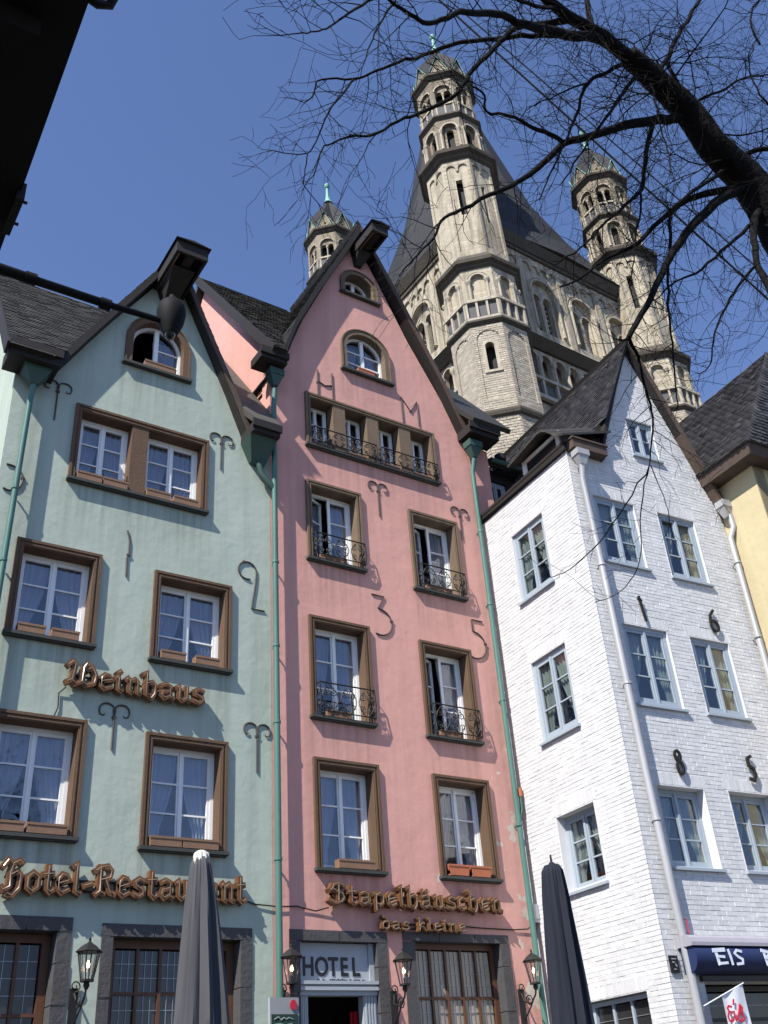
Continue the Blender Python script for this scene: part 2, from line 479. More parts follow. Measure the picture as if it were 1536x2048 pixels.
class MB:
    def __init__(s, F=WORLD, warp=None):
        s.v, s.f, s.F, s.warp = [], [], F, warp

    def pt(s, u, d, z):
        s.v.append(s.F.p(u, d, z))
        return len(s.v)-1

    def poly(s, pts):
        s.f.append([s.pt(*p) for p in pts])

    def box(s, u0, u1, d0, d1, z0, z1):
        i = len(s.v)
        for z in (z0, z1):
            for (u, d) in ((u0, d0), (u1, d0), (u1, d1), (u0, d1)):
                s.pt(u, d, z)
        s.f += [[i, i+1, i+5, i+4], [i+1, i+2, i+6, i+5], [i+2, i+3, i+7, i+6], [i+3, i, i+4, i+7], [i+4, i+5, i+6, i+7], [i+3, i+2, i+1, i]]

    def hexa(s, pts):                         # 8 points: bottom four, top four
        i = len(s.v)
        for p in pts:
            s.pt(*p)
        s.f += [[i, i+1, i+5, i+4], [i+1, i+2, i+6, i+5], [i+2, i+3, i+7, i+6], [i+3, i, i+4, i+7], [i+4, i+5, i+6, i+7], [i+3, i+2, i+1, i]]

    def prism(s, poly, d0, d1):               # polygon in (u,z) pulled from d0 to d1
        n = len(poly)
        i = len(s.v)
        for d in (d0, d1):
            for (u, z) in poly:
                s.pt(u, d, z)
        s.f.append(list(range(i, i+n)))
        s.f.append(list(range(i+2*n-1, i+n-1, -1)))
        for a in range(n):
            b = (a+1) % n
            s.f.append([i+a, i+n+a, i+n+b, i+b])

    def tube(s, pts, r, n=6, cap=True):       # pts in frame coordinates; r a number or a list
        P = [s.F.p(*p) for p in pts]
        s.wtube(P, r, n, cap)

    def wtube(s, P, r, n=6, cap=True):
        m_ = len(P)
        R = r if isinstance(r, (list, tuple)) else [r]*m_
        i0 = len(s.v)
        prev = None
        for a in range(m_):
            t = (P[min(a+1, m_-1)] - P[max(a-1, 0)])
            if t.length < 1e-9:
                t = Vector((0, 0, 1))
            t.normalize()
            if prev is None:
                ref = Vector((0, 0, 1)) if abs(t.z) < 0.9 else Vector((1, 0, 0))
                x = t.cross(ref).normalized()
            else:
                x = (prev - t*prev.dot(t))
                x = x.normalized() if x.length > 1e-6 else t.orthogonal().normalized()
            prev = x
            y = t.cross(x)
            for q in range(n):
                an = 2*PI*q/n
                s.v.append(P[a] + (x*math.cos(an) + y*math.sin(an))*R[a])
        for a in range(m_-1):
            for q in range(n):
                q2 = (q+1) % n
                s.f.append([i0+a*n+q, i0+a*n+q2, i0+(a+1)*n+q2, i0+(a+1)*n+q])
        if cap:
            s.f.append([i0+q for q in range(n-1, -1, -1)])
            s.f.append([i0+(m_-1)*n+q for q in range(n)])

    def lathe(s, prof, n=16, c=(0, 0, 0), rot=0.0, close=True):   # prof: (r, z) from bottom to top, round the frame's z
        i0 = len(s.v)
        for (r, z) in prof:
            for q in range(n):
                an = rot + 2*PI*q/n
                s.pt(c[0]+r*math.cos(an), c[1]+r*math.sin(an), c[2]+z)
        for a in range(len(prof)-1):
            for q in range(n):
                q2 = (q+1) % n
                s.f.append([i0+a*n+q, i0+a*n+q2, i0+(a+1)*n+q2, i0+(a+1)*n+q])
        if close:
            s.f.append([i0+q for q in range(n-1, -1, -1)])
            e = i0+(len(prof)-1)*n
            s.f.append([e+q for q in range(n)])

    def wall(s, outline, holes, t, back=True):
        """a wall with real openings: outline and holes are polygons in (u,z), thickness t"""
        loops = [outline] + holes
        flat = [p for lp in loops for p in lp]
        tris = tessellate_polygon([[Vector((p[0], p[1], 0)) for p in lp] for lp in loops])
        i = len(s.v)
        n = len(flat)
        for d in ((0, t) if back else (0,)):
            for (u, z) in flat:
                s.pt(u, d, z)
        for tr in tris:
            a, b, c = [Vector((flat[q][0], flat[q][1])) for q in tr]
            ccw = (b-a).cross(c-a) if hasattr((b-a), 'cross') else 0
            ar = (b.x-a.x)*(c.y-a.y)-(b.y-a.y)*(c.x-a.x)
            if abs(ar) < 1e-9:
                continue
            tt = list(tr) if ar > 0 else [tr[0], tr[2], tr[1]]
            s.f.append([i+q for q in tt])
            if back:
                s.f.append([i+n+q for q in reversed(tt)])
        if back:
            o = i
            for li, lp in enumerate(loops):
                L = len(lp)
                for a in range(L):
                    b = (a+1) % L
                    s.f.append([o+a, o+n+a, o+n+b, o+b] if li == 0 else [o+b, o+n+b, o+n+a, o+a])
                o += L

    def split(s, name, mat, parent, smooth=False):   # one object for each loose piece
        up = list(range(len(s.v)))

        def find(x):
            while up[x] != x:
                up[x] = up[up[x]]
                x = up[x]
            return x
        for f in s.f:
            r = find(f[0])
            for q in f[1:]:
                up[find(q)] = r
        groups = {}
        for f in s.f:
            groups.setdefault(find(f[0]), []).append(f)
        out = []
        for fs in groups.values():
            mb = MB(s.F, s.warp)
            mp = {}
            for f in fs:
                for q in f:
                    if q not in mp:
                        mp[q] = len(mb.v)
                        mb.v.append(s.v[q])
            mb.f = [[mp[q] for q in f] for f in fs]
            out.append(mb.build(name, mat, parent, smooth))
        return out

    def build(s, name, mat, parent=None, smooth=False, kind=None, label=None, weld=False):
        me = bpy.data.meshes.new(name)
        vs = [s.warp(p) for p in s.v] if s.warp else s.v
        if parent is not None:
            ri = rinv(parent)
            vs = [ri @ p for p in vs]
        me.from_pydata([tuple(p) for p in vs], [], s.f)
        me.materials.append(M[mat] if isinstance(mat, str) else mat)
        bm = bmesh.new()
        bm.from_mesh(me)
        if weld:
            bmesh.ops.remove_doubles(bm, verts=bm.verts, dist=0.002)
        bmesh.ops.recalc_face_normals(bm, faces=bm.faces)
        bm.to_mesh(me)
        bm.free()
        if smooth:
            for p in me.polygons:
                p.use_smooth = True
            try:
                me.set_sharp_from_angle(angle=math.radians(50))
            except Exception:
                pass
        o = bpy.data.objects.new(name, me)
        COL.objects.link(o)
        if parent is not None:
            o.parent = parent
        if kind:
            o['kind'] = kind
        if label:
            o['label'] = label
        return o


def thing(name, label, cat, loc=(0, 0, 0), rz=0.0, group=None):
    o = bpy.data.objects.new(name, None)
    o.empty_display_size = 0.3
    COL.objects.link(o)
    o.location = loc
    o.rotation_euler = (0, 0, rz)
    o['label'] = label
    o['category'] = cat
    if group:
        o['group'] = group
    return o


# pieces that can be picked apart: the 300 that show largest become objects, the rest is one mesh
PIECE_MESH = {}


def piece_mesh(kind, var, mat):
    key = (kind, var, mat)
    if key in PIECE_MESH:
        return PIECE_MESH[key]
    vs, fs = piece_geo(kind, var)
    me = bpy.data.meshes.new(kind)
    me.from_pydata(vs, [], fs)
    me.materials.append(M[mat])
    PIECE_MESH[key] = me
    return me


def piece_geo(kind, var):
    if kind in ('brick', 'stone'):           # unit block, front face at d=-1 a little smaller and skewed, open at the back
        rr = random.Random(var*11+3)
        e = 0.03 if kind == 'brick' else 0.05
        j = lambda: rr.uniform(-e*0.35, e*0.35)
        vs = []
        for (u, z) in ((-.5, -.5), (.5, -.5), (.5, .5), (-.5, .5)):
            vs.append((u, 0, z))
        for (u, z) in ((-.5, -.5), (.5, -.5), (.5, .5), (-.5, .5)):
            vs.append((u*(1-e)+j(), -1+rr.uniform(-.18, .18), z*(1-2.2*e)+j()))
        return vs, [[4, 5, 6, 7], [0, 1, 5, 4], [1, 2, 6, 5], [2, 3, 7, 6], [3, 0, 4, 7]]
    rr = random.Random(var*7+1)
    if kind == 'scale':
        prof = [(-.5, .5), (-.5, -.2), (-.34, -.42), (-.05+rr.uniform(-.05, .05), -.52), (.3, -.45), (.5, -.22), (.5, .5)]
    else:
        j = lambda: rr.uniform(-.04, .04)
        prof = [(-.5, .5), (-.49, -.46+j()), (-.40, -.5+j()), (.42, -.5+j()), (.49, -.45+j()), (.5, .5)]
    n = len(prof)
    vs = []
    for (u, z) in prof:
        t = (0.5-z)
        vs.append((u, -t*0.9, z))
    for (u, z) in prof:
        t = (0.5-z)
        vs.append((u, -t*0.9+0.55*min(1, t*1.4), z))
    fs = [list(range(n-1, -1, -1))]
    for a in range(n-1):
        fs.append([a, a+1, n+a+1, n+a])
    return vs, fs


class Pieces:
    def __init__(s, kind, mat, warp=None):
        s.kind, s.mat, s.it, s.warp = kind, mat, [], warp

    def add(s, F, u, d, z, du, dd, dz, var):
        s.it.append((F, u, d, z, du, dd, dz, var))

    def build(s, parent, name, rest, limit=300):
        def key(t):
            P = t[0].p(t[1], t[2], t[3])
            x, y, dp = pix(P)
            inf = -20 < x < 1556 and -20 < y < 2068
            return -(t[4]*t[6]/(dp*dp) if inf else 0)
        order = sorted(s.it, key=key)
        ri = rinv(parent)
        for t in order[:limit]:
            F, u, d, z, du, dd, dz, var = t
            o = bpy.data.objects.new(name, piece_mesh(s.kind, var, s.mat))
            COL.objects.link(o)
            o.parent = parent
            P = F.p(u, d, z)
            if s.warp:
                P = s.warp(P)
            mm = Matrix.Identity(4)
            for i in range(3):
                mm[i][0], mm[i][1], mm[i][2], mm[i][3] = F.U[i]*du, F.N[i]*dd, F.Z[i]*dz, P[i]
            o.matrix_local = ri @ mm
        if len(order) > limit:
            mb = MB(warp=s.warp)
            for F, u, d, z, du, dd, dz, var in order[limit:]:
                vs, fs = piece_geo(s.kind, var)
                i = len(mb.v)
                for (a, b, c) in vs:
                    mb.v.append(F.p(u+a*du, d+b*dd, z+c*dz))
                for f in fs:
                    mb.f.append([i+q for q in f])
            mb.build(rest, s.mat, parent, kind='stuff')


def scan(poly, z):                            # u-intervals of a polygon at height z
    xs = []
    n = len(poly)
    for i in range(n):
        (u0, z0), (u1, z1) = poly[i], poly[(i+1) % n]
        if (z0 <= z < z1) or (z1 <= z < z0):
            xs.append(u0+(u1-u0)*(z-z0)/(z1-z0))
    xs.sort()
    return [(xs[i], xs[i+1]) for i in range(0, len(xs)-1, 2)]


def inside(poly, u, z):
    return any(a <= u <= b for a, b in scan(poly, z))


def lay_bricks(P, F, outline, holes, bw, bh, joint, proud, skip=0.0, rs=1, soldier=()):
    rr = random.Random(rs)
    zs = [p[1] for p in outline]
    z = min(zs)
    row = 0
    top = max(zs)
    while z + bh*0.6 < top:
        zc = z + bh/2
        iv = []
        for a, b in scan(outline, zc):
            seg = [(a, b)]
            for h in list(holes) + list(soldier):
                for ha, hb in scan(h, zc):
                    ns = []
                    for (x, y) in seg:
                        if hb <= x or ha >= y:
                            ns.append((x, y))
                        else:
                            if ha > x:
                                ns.append((x, ha))
                            if hb < y:
                                ns.append((hb, y))
                    seg = ns
            iv += seg
        for (a, b) in iv:
            u = math.floor((a - (bw/2 if row % 2 else 0))/bw)*bw + (bw/2 if row % 2 else 0)
            while u < b:
                e0, e1 = max(u, a), min(u+bw, b)
                u += bw
                if e1-e0 < 0.03:
                    continue
                if rr.random() < skip:
                    continue
                P.add(F, (e0+e1)/2, rr.uniform(-.0015, .0015), zc+rr.uniform(-.002, .002), e1-e0-joint, proud*rr.uniform(.6, 1.35), bh-joint, rr.randrange(4))
        z += bh
        row += 1
    for h in soldier:                         # upright bricks over an opening
        u0, u1 = min(p[0] for p in h), max(p[0] for p in h)
        z0, z1 = min(p[1] for p in h), max(p[1] for p in h)
        n = max(1, int((u1-u0)/bh))
        w = (u1-u0)/n
        for i in range(n):
            P.add(F, u0+w*(i+.5), 0, (z0+z1)/2, w-joint, proud*rr.uniform(.6, 1.35), z1-z0-joint, rr.randrange(4))


def lay_slates(P, F, poly, w, h, th, rs=1, over=1.55, jit=0.06):
    """courses of slates on a roof frame (u along the eave, z up the slope), inside poly"""
    rr = random.Random(rs)
    zs = [p[1] for p in poly]
    z = min(zs)
    row = 0
    while z < max(zs):
        for a, b in scan(poly, min(z+h*0.5, max(zs)-1e-3)):
            u = a - (w/2 if row % 2 else 0)
            while u < b-0.02:
                e0, e1 = max(a, u), min(b, u+w)
                if e1-e0 > 0.03:
                    P.add(F, (e0+e1)/2, -0.004, z+h*over/2+rr.uniform(-.1, .1)*h*jit*10*0.5, (e1-e0)*0.97, th*rr.uniform(.75, 1.3), h*over, rr.randrange(4))
                u += w
        z += h
        row += 1


def rect(u0, u1, z0, z1):
    return [(u0, z0), (u1, z0), (u1, z1), (u0, z1)]


def arch_poly(u0, u1, z0, zs, rise=None, n=10):   # opening with an arched head
    c, r = (u0+u1)/2, (u1-u0)/2
    rise = r if rise is None else rise
    pts = [(u0, z0), (u1, z0)]
    for i in range(n+1):
        a = PI*i/n
        pts.append((c + r*math.cos(a), zs + rise*math.sin(a)))
    return pts


def ring(mb, u0, u1, zs, wd, d0, d1, rise=None, n=10):   # arch moulding round an arched head
    c, r = (u0+u1)/2, (u1-u0)/2
    rise = r if rise is None else rise
    i0 = len(mb.v)
    for i in range(n+1):
        a = PI*i/n
        for (rr, ri, d) in ((r, rise, d0), (r+wd, rise+wd, d0), (r+wd, rise+wd, d1), (r, rise, d1)):
            mb.pt(c+rr*math.cos(a), d, zs+ri*math.sin(a))
    for i in range(n):
        for q in range(4):
            q2 = (q+1) % 4
            mb.f.append([i0+4*i+q, i0+4*i+q2, i0+4*i+4+q2, i0+4*i+4+q])
    mb.f.append([i0, i0+1, i0+2, i0+3])
    mb.f.append([i0+4*n+3, i0+4*n+2, i0+4*n+1, i0+4*n])


# ------------------------------------------------------------------ building parts
def curtain(F, par, u0, u1, z0, z1, d, side, mat, gather=0.55, rs=0):
    rr = random.Random(rs*31+5)
    mb = MB(F)
    nu, nz = 26, 9
    ph = rr.uniform(0, 6)
    g = []
    for j in range(nz+1):
        t = j/nz
        z = z1 + (z0-z1)*t
        w = 1 - gather*min(1, t*1.25)**1.7
        row = []
        for i in range(nu+1):
            s = i/nu
            x = s*w
            u = u0+(u1-u0)*x if side < 0 else u1-(u1-u0)*x
            row.append(mb.pt(u, d + 0.016*math.sin(s*30+ph) + 0.008*math.sin(s*71+ph*2), z))
        g.append(row)
    for j in range(nz):
        for i in range(nu):
            mb.f.append([g[j][i], g[j][i+1], g[j+1][i+1], g[j+1][i]])
    return mb.build('curtain', mat, par, smooth=True)


def sash(F, par, u0, u1, z0, z1, rows, mat, d, glass, st=0.045, bar=0.024, cols=1, name='sash'):
    mb = MB(F)
    t = 0.045
    mb.box(u0, u0+st, d, d+t, z0, z1)
    mb.box(u1-st, u1, d, d+t, z0, z1)
    mb.box(u0+st, u1-st, d, d+t, z1-st, z1)
    mb.box(u0+st, u1-st, d, d+t, z0, z0+st*1.25)
    a0, a1, b0, b1 = u0+st, u1-st, z0+st*1.25, z1-st
    h = (b1-b0)/rows
    w = (a1-a0)/cols
    for r in range(1, rows):
        mb.box(a0, a1, d+0.003, d+t-0.003, b0+h*r-bar/2, b0+h*r+bar/2)
    for c in range(1, cols):
        mb.box(a0+w*c-bar/2, a0+w*c+bar/2, d+0.005, d+t-0.005, b0, b1)
    o = mb.build(name, mat, par)
    for r in range(rows):
        for c in range(cols):
            p = MB(F)
            uu0, uu1 = a0+w*c+(bar/2 if c else 0), a0+w*(c+1)-(bar/2 if c < cols-1 else 0)
            zz0, zz1 = b0+h*r+(bar/2 if r else 0), b0+h*(r+1)-(bar/2 if r < rows-1 else 0)
            p.poly([(uu0, d+0.022, zz0), (uu1, d+0.022, zz0), (uu1, d+0.022, zz1), (uu0, d+0.022, zz1)])
            p.build('pane', glass, par)
    return o


def casement(F, root, u0, u1, z0, z1, d, rows=3, mat='white_paint', cmat='curtain', glass='glass', ajar=0, gather=0.55, rs=0, fr=0.05, cols=1, st=0.045):
    """a two-leaf window: fixed frame (part) with sashes, panes and curtains as its sub-parts"""
    mb = MB(F)
    t = 0.06
    mb.box(u0, u0+fr, d, d+t, z0, z1)
    mb.box(u1-fr, u1, d, d+t, z0, z1)
    mb.box(u0+fr, u1-fr, d, d+t, z1-fr, z1)
    mb.box(u0+fr, u1-fr, d-0.012, d+t, z0, z0+fr)
    w = mb.build('window', mat, root)
    a0, a1, b0, b1 = u0+fr+.002, u1-fr-.002, z0+fr+.002, z1-fr-.002
    mid = (a0+a1)/2
    if ajar:
        an = math.radians(ajar)
        O = F.p(a0, d+0.012, 0)
        Fa = Fr(O, F.U*math.cos(an)+F.N*math.sin(an), F.N*math.cos(an)-F.U*math.sin(an))
        sash(Fa, w, 0, mid-a0-.003, b0, b1, rows, mat, 0, glass, cols=cols, st=st)
    else:
        sash(F, w, a0, mid-.003, b0, b1, rows, mat, d+.008, glass, cols=cols, st=st)
    sash(F, w, mid+.003, a1, b0, b1, rows, mat, d+.008, glass, cols=cols, st=st)
    s2 = MB(F)
    s2.box(mid-.022, mid+.022, d-.012, d+.006, b0, b1)
    s2.build('cover_strip', mat, w)
    if cmat:
        curtain(F, w, u0+.03, mid-.01 if not ajar else mid, z0+.03, z1-.02, d+.095+(0.14 if ajar else 0), -1, cmat, gather, rs)
        curtain(F, w, mid+.01, u1-.03, z0+.03, z1-.02, d+.095, 1, cmat, gather, rs+9)
    return w


def surround(F, root, u0, u1, z0, z1, wj, wt, mat, proj=0.05, depth=0.235, sill=True, sillmat='dark_sill', inner=0.030):
    """moulded stone architrave on the wall with a projecting sill"""
    mb = MB(F)
    mb.box(u0, u0+wj, -proj+.012, depth, z0, z1-wt)
    mb.box(u1-wj, u1, -proj+.012, depth, z0, z1-wt)
    mb.box(u0, u1, -proj+.012, depth, z1-wt, z1)
    # outer fillet stands prouder
    mb.box(u0-.012, u0+inner, -proj-.008, .01, z0, z1-inner)
    mb.box(u1-inner, u1+.012, -proj-.008, .01, z0, z1-inner)
    mb.box(u0-.012, u1+.012, -proj-.008, .01, z1-inner, z1+.012)
    mb.box(u0+wj*.62, u0+wj*.82, -proj-.001, .01, z0, z1-wt*.82)
    mb.box(u1-wj*.82, u1-wj*.62, -proj-.001, .01, z0, z1-wt*.82)
    mb.box(u0+wj*.62, u1-wj*.62, -proj-.001, .01, z1-wt*.82, z1-wt*.62)
    o = mb.build('window_surround', mat, root)
    if sill:
        sb = MB(F)
        sb.prism([(u0-.03, z0-.045), (u1+.03, z0-.045), (u1+.03, z0), (u0-.03, z0)], -proj-.05, depth)
        sb.box(u0-.01, u1+.01, -proj-.02, .02, z0-.065, z0-.045)
        sb.build('window_sill', sillmat, root)
    return o


def flower_box(F, u0, u1, z, d, label, mat='box_wood', h=0.13, w=0.15, group='flower boxes on the window sills', name='flower_box', cat='flower box', taper=0.0, plants=0):
    c = F.p((u0+u1)/2, d, z)
    t = thing(name, label, cat, c, 0, group)
    mb = MB(F)
    th = .016
    d0, d1 = d-w/2, d+w/2
    for (x0, x1, y0, y1) in ((u0, u1, d0, d0+th), (u0, u1, d1-th, d1), (u0, u0+th, d0+th, d1-th), (u1-th, u1, d0+th, d1-th)):
        mb.hexa([(x0+taper*(x0 == u0), y0, z), (x1-taper*(x1 == u1), y0, z), (x1-taper*(x1 == u1), y1, z), (x0+taper*(x0 == u0), y1, z), (x0, y0, z+h), (x1, y0, z+h), (x1, y1, z+h), (x0, y1, z+h)])
    mb.box(u0+th+taper, u1-th-taper, d0+th, d1-th, z+.003, z+.02)
    mb.box(u0-.008, u1+.008, d0-.008, d0, z+h-.028, z+h+.004)
    mb.build('box_wall', mat, t)
    sb = MB(F)
    sb.box(u0+th, u1-th, d0+th, d1-th, z+.02, z+h-.025)
    sb.build('soil', 'soil', t)
    if plants:
        rr = random.Random(int(u0*100)+int(z*10))
        tb = MB(F)
        for i in range(plants):
            x, y = rr.uniform(u0+.03, u1-.03), rr.uniform(d0+.03, d1-.03)
            p = [(x, y, z+h-.03)]
            for q in range(3):
                p.append((p[-1][0]+rr.uniform(-.03, .03), p[-1][1]+rr.uniform(-.03, .02), p[-1][2]+rr.uniform(.02, .05)))
            tb.tube(p, [.004, .004, .003, .002], 4)
            for q in range(3):
                a = p[rr.randrange(1, 4)]
                s = rr.uniform(.012, .026)
                tb.poly([(a[0]-s, a[1], a[2]), (a[0], a[1]-s, a[2]-s*.4), (a[0]+s, a[1], a[2]+s*.3), (a[0], a[1]+s, a[2]+s*.6)])
        tb.build('dry_plants', 'old_tile', t, kind='stuff')
    return t


def spiral(c, r0, r1, a0, a1, n=12):
    return [(c[0]+(r0+(r1-r0)*i/n)*math.cos(a0+(a1-a0)*i/n), c[1]+(r0+(r1-r0)*i/n)*math.sin(a0+(a1-a0)*i/n)) for i in range(n+1)]


def grille(F, root, u0, u1, z0, h, d=-.12, bays=3):
    """wrought-iron window grille with scrolls"""
    mb = MB(F)
    r = .010
    mb.tube([(u0, .0, z0+h), (u0, d, z0+h), (u1, d, z0+h), (u1, .0, z0+h)], r*1.3, 5)
    mb.tube([(u0, .0, z0+.05), (u0, d, z0+.05), (u1, d, z0+.05), (u1, .0, z0+.05)], r, 5)
    w = (u1-u0)/bays
    for i in range(bays+1):
        u = u0+w*i
        if i in (0, bays):
            mb.tube([(u, d, z0+.02), (u, d-.03, z0+h*.5), (u, d, z0+h)], r, 5)
    for i in range(bays):
        c = u0+w*(i+.5)
        for sg in (-1, 1):
            # big C scroll, rising from the foot to the rail, with curls at both ends
            pts = [(c+sg*w*.06, z0+.05)]
            for q in range(9):
                t = q/8
                pts.append((c+sg*w*(.06+.40*math.sin(PI*t)*(1-.15*t)), z0+.05+(h-.09)*t))
            mb.tube([(a, d-.02*math.sin(PI*(b-z0)/h), b) for a, b in pts], r*.85, 4)
            mb.tube([(a, d-.012, b) for a, b in spiral((c+sg*w*.22, z0+h*.70), h*.15, h*.03, PI/2, PI/2+sg*PI*3.0, 12)], r*.8, 4)
            mb.tube([(a, d-.012, b) for a, b in spiral((c+sg*w*.24, z0+h*.30), h*.13, h*.03, -PI/2, -PI/2-sg*PI*3.0, 12)], r*.8, 4)
    # side scrolls
    for u in (u0, u1):
        mb.tube([(u, d*.5+a, b) for a, b in spiral((0, z0+h*.68), h*.13, h*.03, 0, PI*3.2, 12)], r*.8, 4)
        mb.tube([(u, d*.5+a, b) for a, b in spiral((0, z0+h*.32), h*.13, h*.03, 0, -PI*3.2, 12)], r*.8, 4)
    return mb.build('window_grille', 'iron', root, smooth=True)


def ram_anchor(F, root, c, z0, z1, w=.225):
    """iron wall anchor: a stem with two curled horns"""
    mb = MB(F)
    d = -.014
    r = .0125
    zt = z1-.16
    mb.tube([(c, d, z0), (c, d, zt)], [r*1.1, r], 6)
    for sg in (-1, 1):
        pts = [(c, zt-.03), (c+sg*.012, zt+.06)]
        pts += [(c+sg*(w*.5 - w*.5*math.cos(a)), zt+.07+.09*math.sin(a)) for a in [PI*i/8 for i in range(1, 8)]]
        pts += [(c+sg*w, zt+.045), (c+sg*(w-.02), zt-.01), (c+sg*(w-.07), zt-.02), (c+sg*(w-.085), zt+.012)]
        mb.tube([(a, d, b) for a, b in pts], [r]*(len(pts)-4)+[r*.9, r*.8, r*.7, r*.5], 6)
    mb.box(c-.03, c+.03, d-.012, .01, zt-.05, zt-.02)
    return mb.build('wall_anchor', 'anchor_iron', root, smooth=True)


def line_anchor(F, root, strokes, r=.0125, d=-.014):
    mb = MB(F)
    for st in strokes:
        mb.tube([(a, d, b) for a, b in st], r, 6)
    a, b = strokes[0][len(strokes[0])//2]
    mb.box(a-.028, a+.028, d-.012, .01, b-.015, b+.015)
    return mb.build('wall_anchor', 'anchor_iron', root, smooth=True)


def drainpipe(F, root, path, r=.048, mat='green_pipe', brackets=()):
    mb = MB(F)
    mb.tube(path, r, 10)
    p = mb.build('drainpipe', mat, root, smooth=True)
    for (u, d, z) in brackets:
        b = MB(F)
        b.tube([(u, d, z-.02), (u, d, z+.02)], r*1.22, 10)
        b.box(u-.012, u+.012, d, d+.12, z-.012, z+.012)
        b.build('pipe_bracket', mat, p)
    return p


def hopper(F, root, u, d, z, w=.17, h=.3, mat='green_pipe'):
    mb = MB(F)
    dd = w*.75
    mb.hexa([(u-.05, d-.05, z), (u+.05, d-.05, z), (u+.05, d+.05, z), (u-.05, d+.05, z),
             (u-w, d-dd, z+h*.6), (u+w, d-dd, z+h*.6), (u+w, d+dd, z+h*.6), (u-w, d+dd, z+h*.6)])
    mb.box(u-w-.012, u+w+.012, d-dd-.012, d+dd, z+h*.6+.002, z+h)
    return mb.build('rain_head', mat, root)


def house_shell(F, root, u0, u1, zt, depth, mat, storeys, side='left', t=.3, bottom=0):
    """side walls, back wall and floors behind a front wall"""
    mb = MB(F)
    mb.box(u0, u0+t, t+.002, depth, bottom, zt)
    mb.box(u1-t, u1, t+.002, depth, bottom, zt)
    mb.box(u0+t, u1-t, depth-t, depth, bottom, zt)
    mb.build('side_wall', mat, root)
    fb = MB(F)
    for z in storeys:
        ins = max(0, (z-zt)*.62) if z > zt-1 else 0
        fb.box(u0+t+ins, u1-t-ins, t+.04+ins*.4, depth-t-ins, z-.12, z+.12)
    fb.box(u0+t+.01, u1-t-.01, 2.6, 2.7, bottom, zt)
    fb.build('floor_slab', 'interior', root)


# gothic sign letters as stroke skeletons in a box one cap-height tall
GL = {
 'W': (.86, [[(.0, .82), (.12, 1), (.2, .86), (.13, .18), (.24, .02), (.42, .16), (.45, .8), (.53, .98), (.6, .86)], [(.44, .55), (.44, .14), (.56, .02), (.78, .16), (.82, .52), (.7, .84), (.58, .72)], [(.0, .08), (.13, .18)]]),
 'H': (.6, [[(.0, .78), (.12, 1), (.28, .88), (.22, .55), (.24, .12), (.06, .0), (.0, .1)], [(.24, .5), (.42, .64), (.52, .5), (.50, .08), (.32, -.18), (.18, -.12)], [(.28, .88), (.46, 1), (.54, .9)]]),
 'R': (.62, [[(.14, .98), (.15, .12), (.02, .0)], [(.15, .1), (.28, .02)], [(.0, .82), (.14, .94), (.36, 1), (.48, .84), (.44, .6), (.16, .5)], [(.3, .54), (.46, .1), (.62, .02)]]),
 'S': (.58, [[(.5, .88), (.34, 1), (.14, .92), (.08, .72), (.24, .58), (.44, .48), (.5, .24), (.36, .04), (.14, .0), (.0, .14)], [(.32, .94), (.30, .1)], [(.0, .62), (.08, .7)]]),
 'n': (.46, [[(.0, .54), (.06, .62), (.12, .52), (.12, .06), (.2, .0)], [(.12, .5), (.28, .62), (.36, .5), (.36, .06), (.46, .0)]]),
 'u': (.46, [[(.0, .54), (.08, .62), (.1, .5), (.1, .1), (.2, .0), (.34, .12)], [(.34, .62), (.34, .08), (.44, .0)]]),
 'e': (.4, [[(.06, .3), (.36, .42), (.28, .58), (.16, .62), (.06, .48), (.06, .12), (.17, .0), (.36, .12)]]),
 'i': (.24, [[(.0, .54), (.08, .62), (.1, .5), (.1, .08), (.2, .0)], [(.06, .78), (.15, .88)]]),
 'h': (.44, [[(.0, .92), (.1, 1.02), (.1, .06), (.2, .0)], [(.1, .5), (.28, .62), (.37, .48), (.36, .1), (.26, -.12)]]),
 'a': (.46, [[(.06, .54), (.2, .62), (.34, .54), (.34, .08), (.44, .0)], [(.34, .36), (.1, .28), (.06, .12), (.16, .0), (.34, .12)]]),
 'A': (.46, [[(.06, .54), (.2, .62), (.34, .54), (.34, .08), (.44, .0)], [(.34, .36), (.1, .28), (.06, .12), (.16, .0), (.34, .12)], [(.08, .78), (.14, .88)], [(.28, .78), (.34, .88)]]),
 's': (.38, [[(.34, .54), (.2, .62), (.07, .52), (.1, .38), (.3, .26), (.33, .1), (.2, .0), (.03, .08)]]),
 'r': (.38, [[(.0, .54), (.06, .62), (.12, .52), (.12, .06), (.2, .0)], [(.12, .48), (.26, .62), (.36, .55)]]),
 't': (.32, [[(.14, .88), (.13, .1), (.22, .0), (.32, .08)], [(.0, .58), (.28, .62)]]),
 'o': (.42, [[(.2, .62), (.06, .48), (.06, .12), (.2, .0), (.36, .14), (.36, .48), (.2, .62)]]),
 'l': (.24, [[(.0, .92), (.1, 1.02), (.1, .08), (.22, .0)]]),
 'p': (.44, [[(.0, .54), (.1, .62), (.1, -.28)], [(.1, .48), (.28, .62), (.37, .48), (.37, .12), (.24, .0), (.1, .08)]]),
 'c': (.36, [[(.34, .52), (.2, .62), (.06, .48), (.06, .12), (.18, .0), (.34, .1)]]),
 'k': (.46, [[(.02, .92), (.1, 1.02), (.1, .0)], [(.1, .34), (.26, .62), (.36, .54)], [(.1, .32), (.3, .26), (.36, .06), (.46, .0)]]),
 'd': (.44, [[(.08, .98), (.22, .86), (.37, .5), (.35, .12), (.2, .0), (.06, .12), (.06, .46), (.2, .62), (.34, .54)]]),
 '-': (.28, [[(.02, .26), (.26, .36)]]),
 ' ': (.26, []),
}


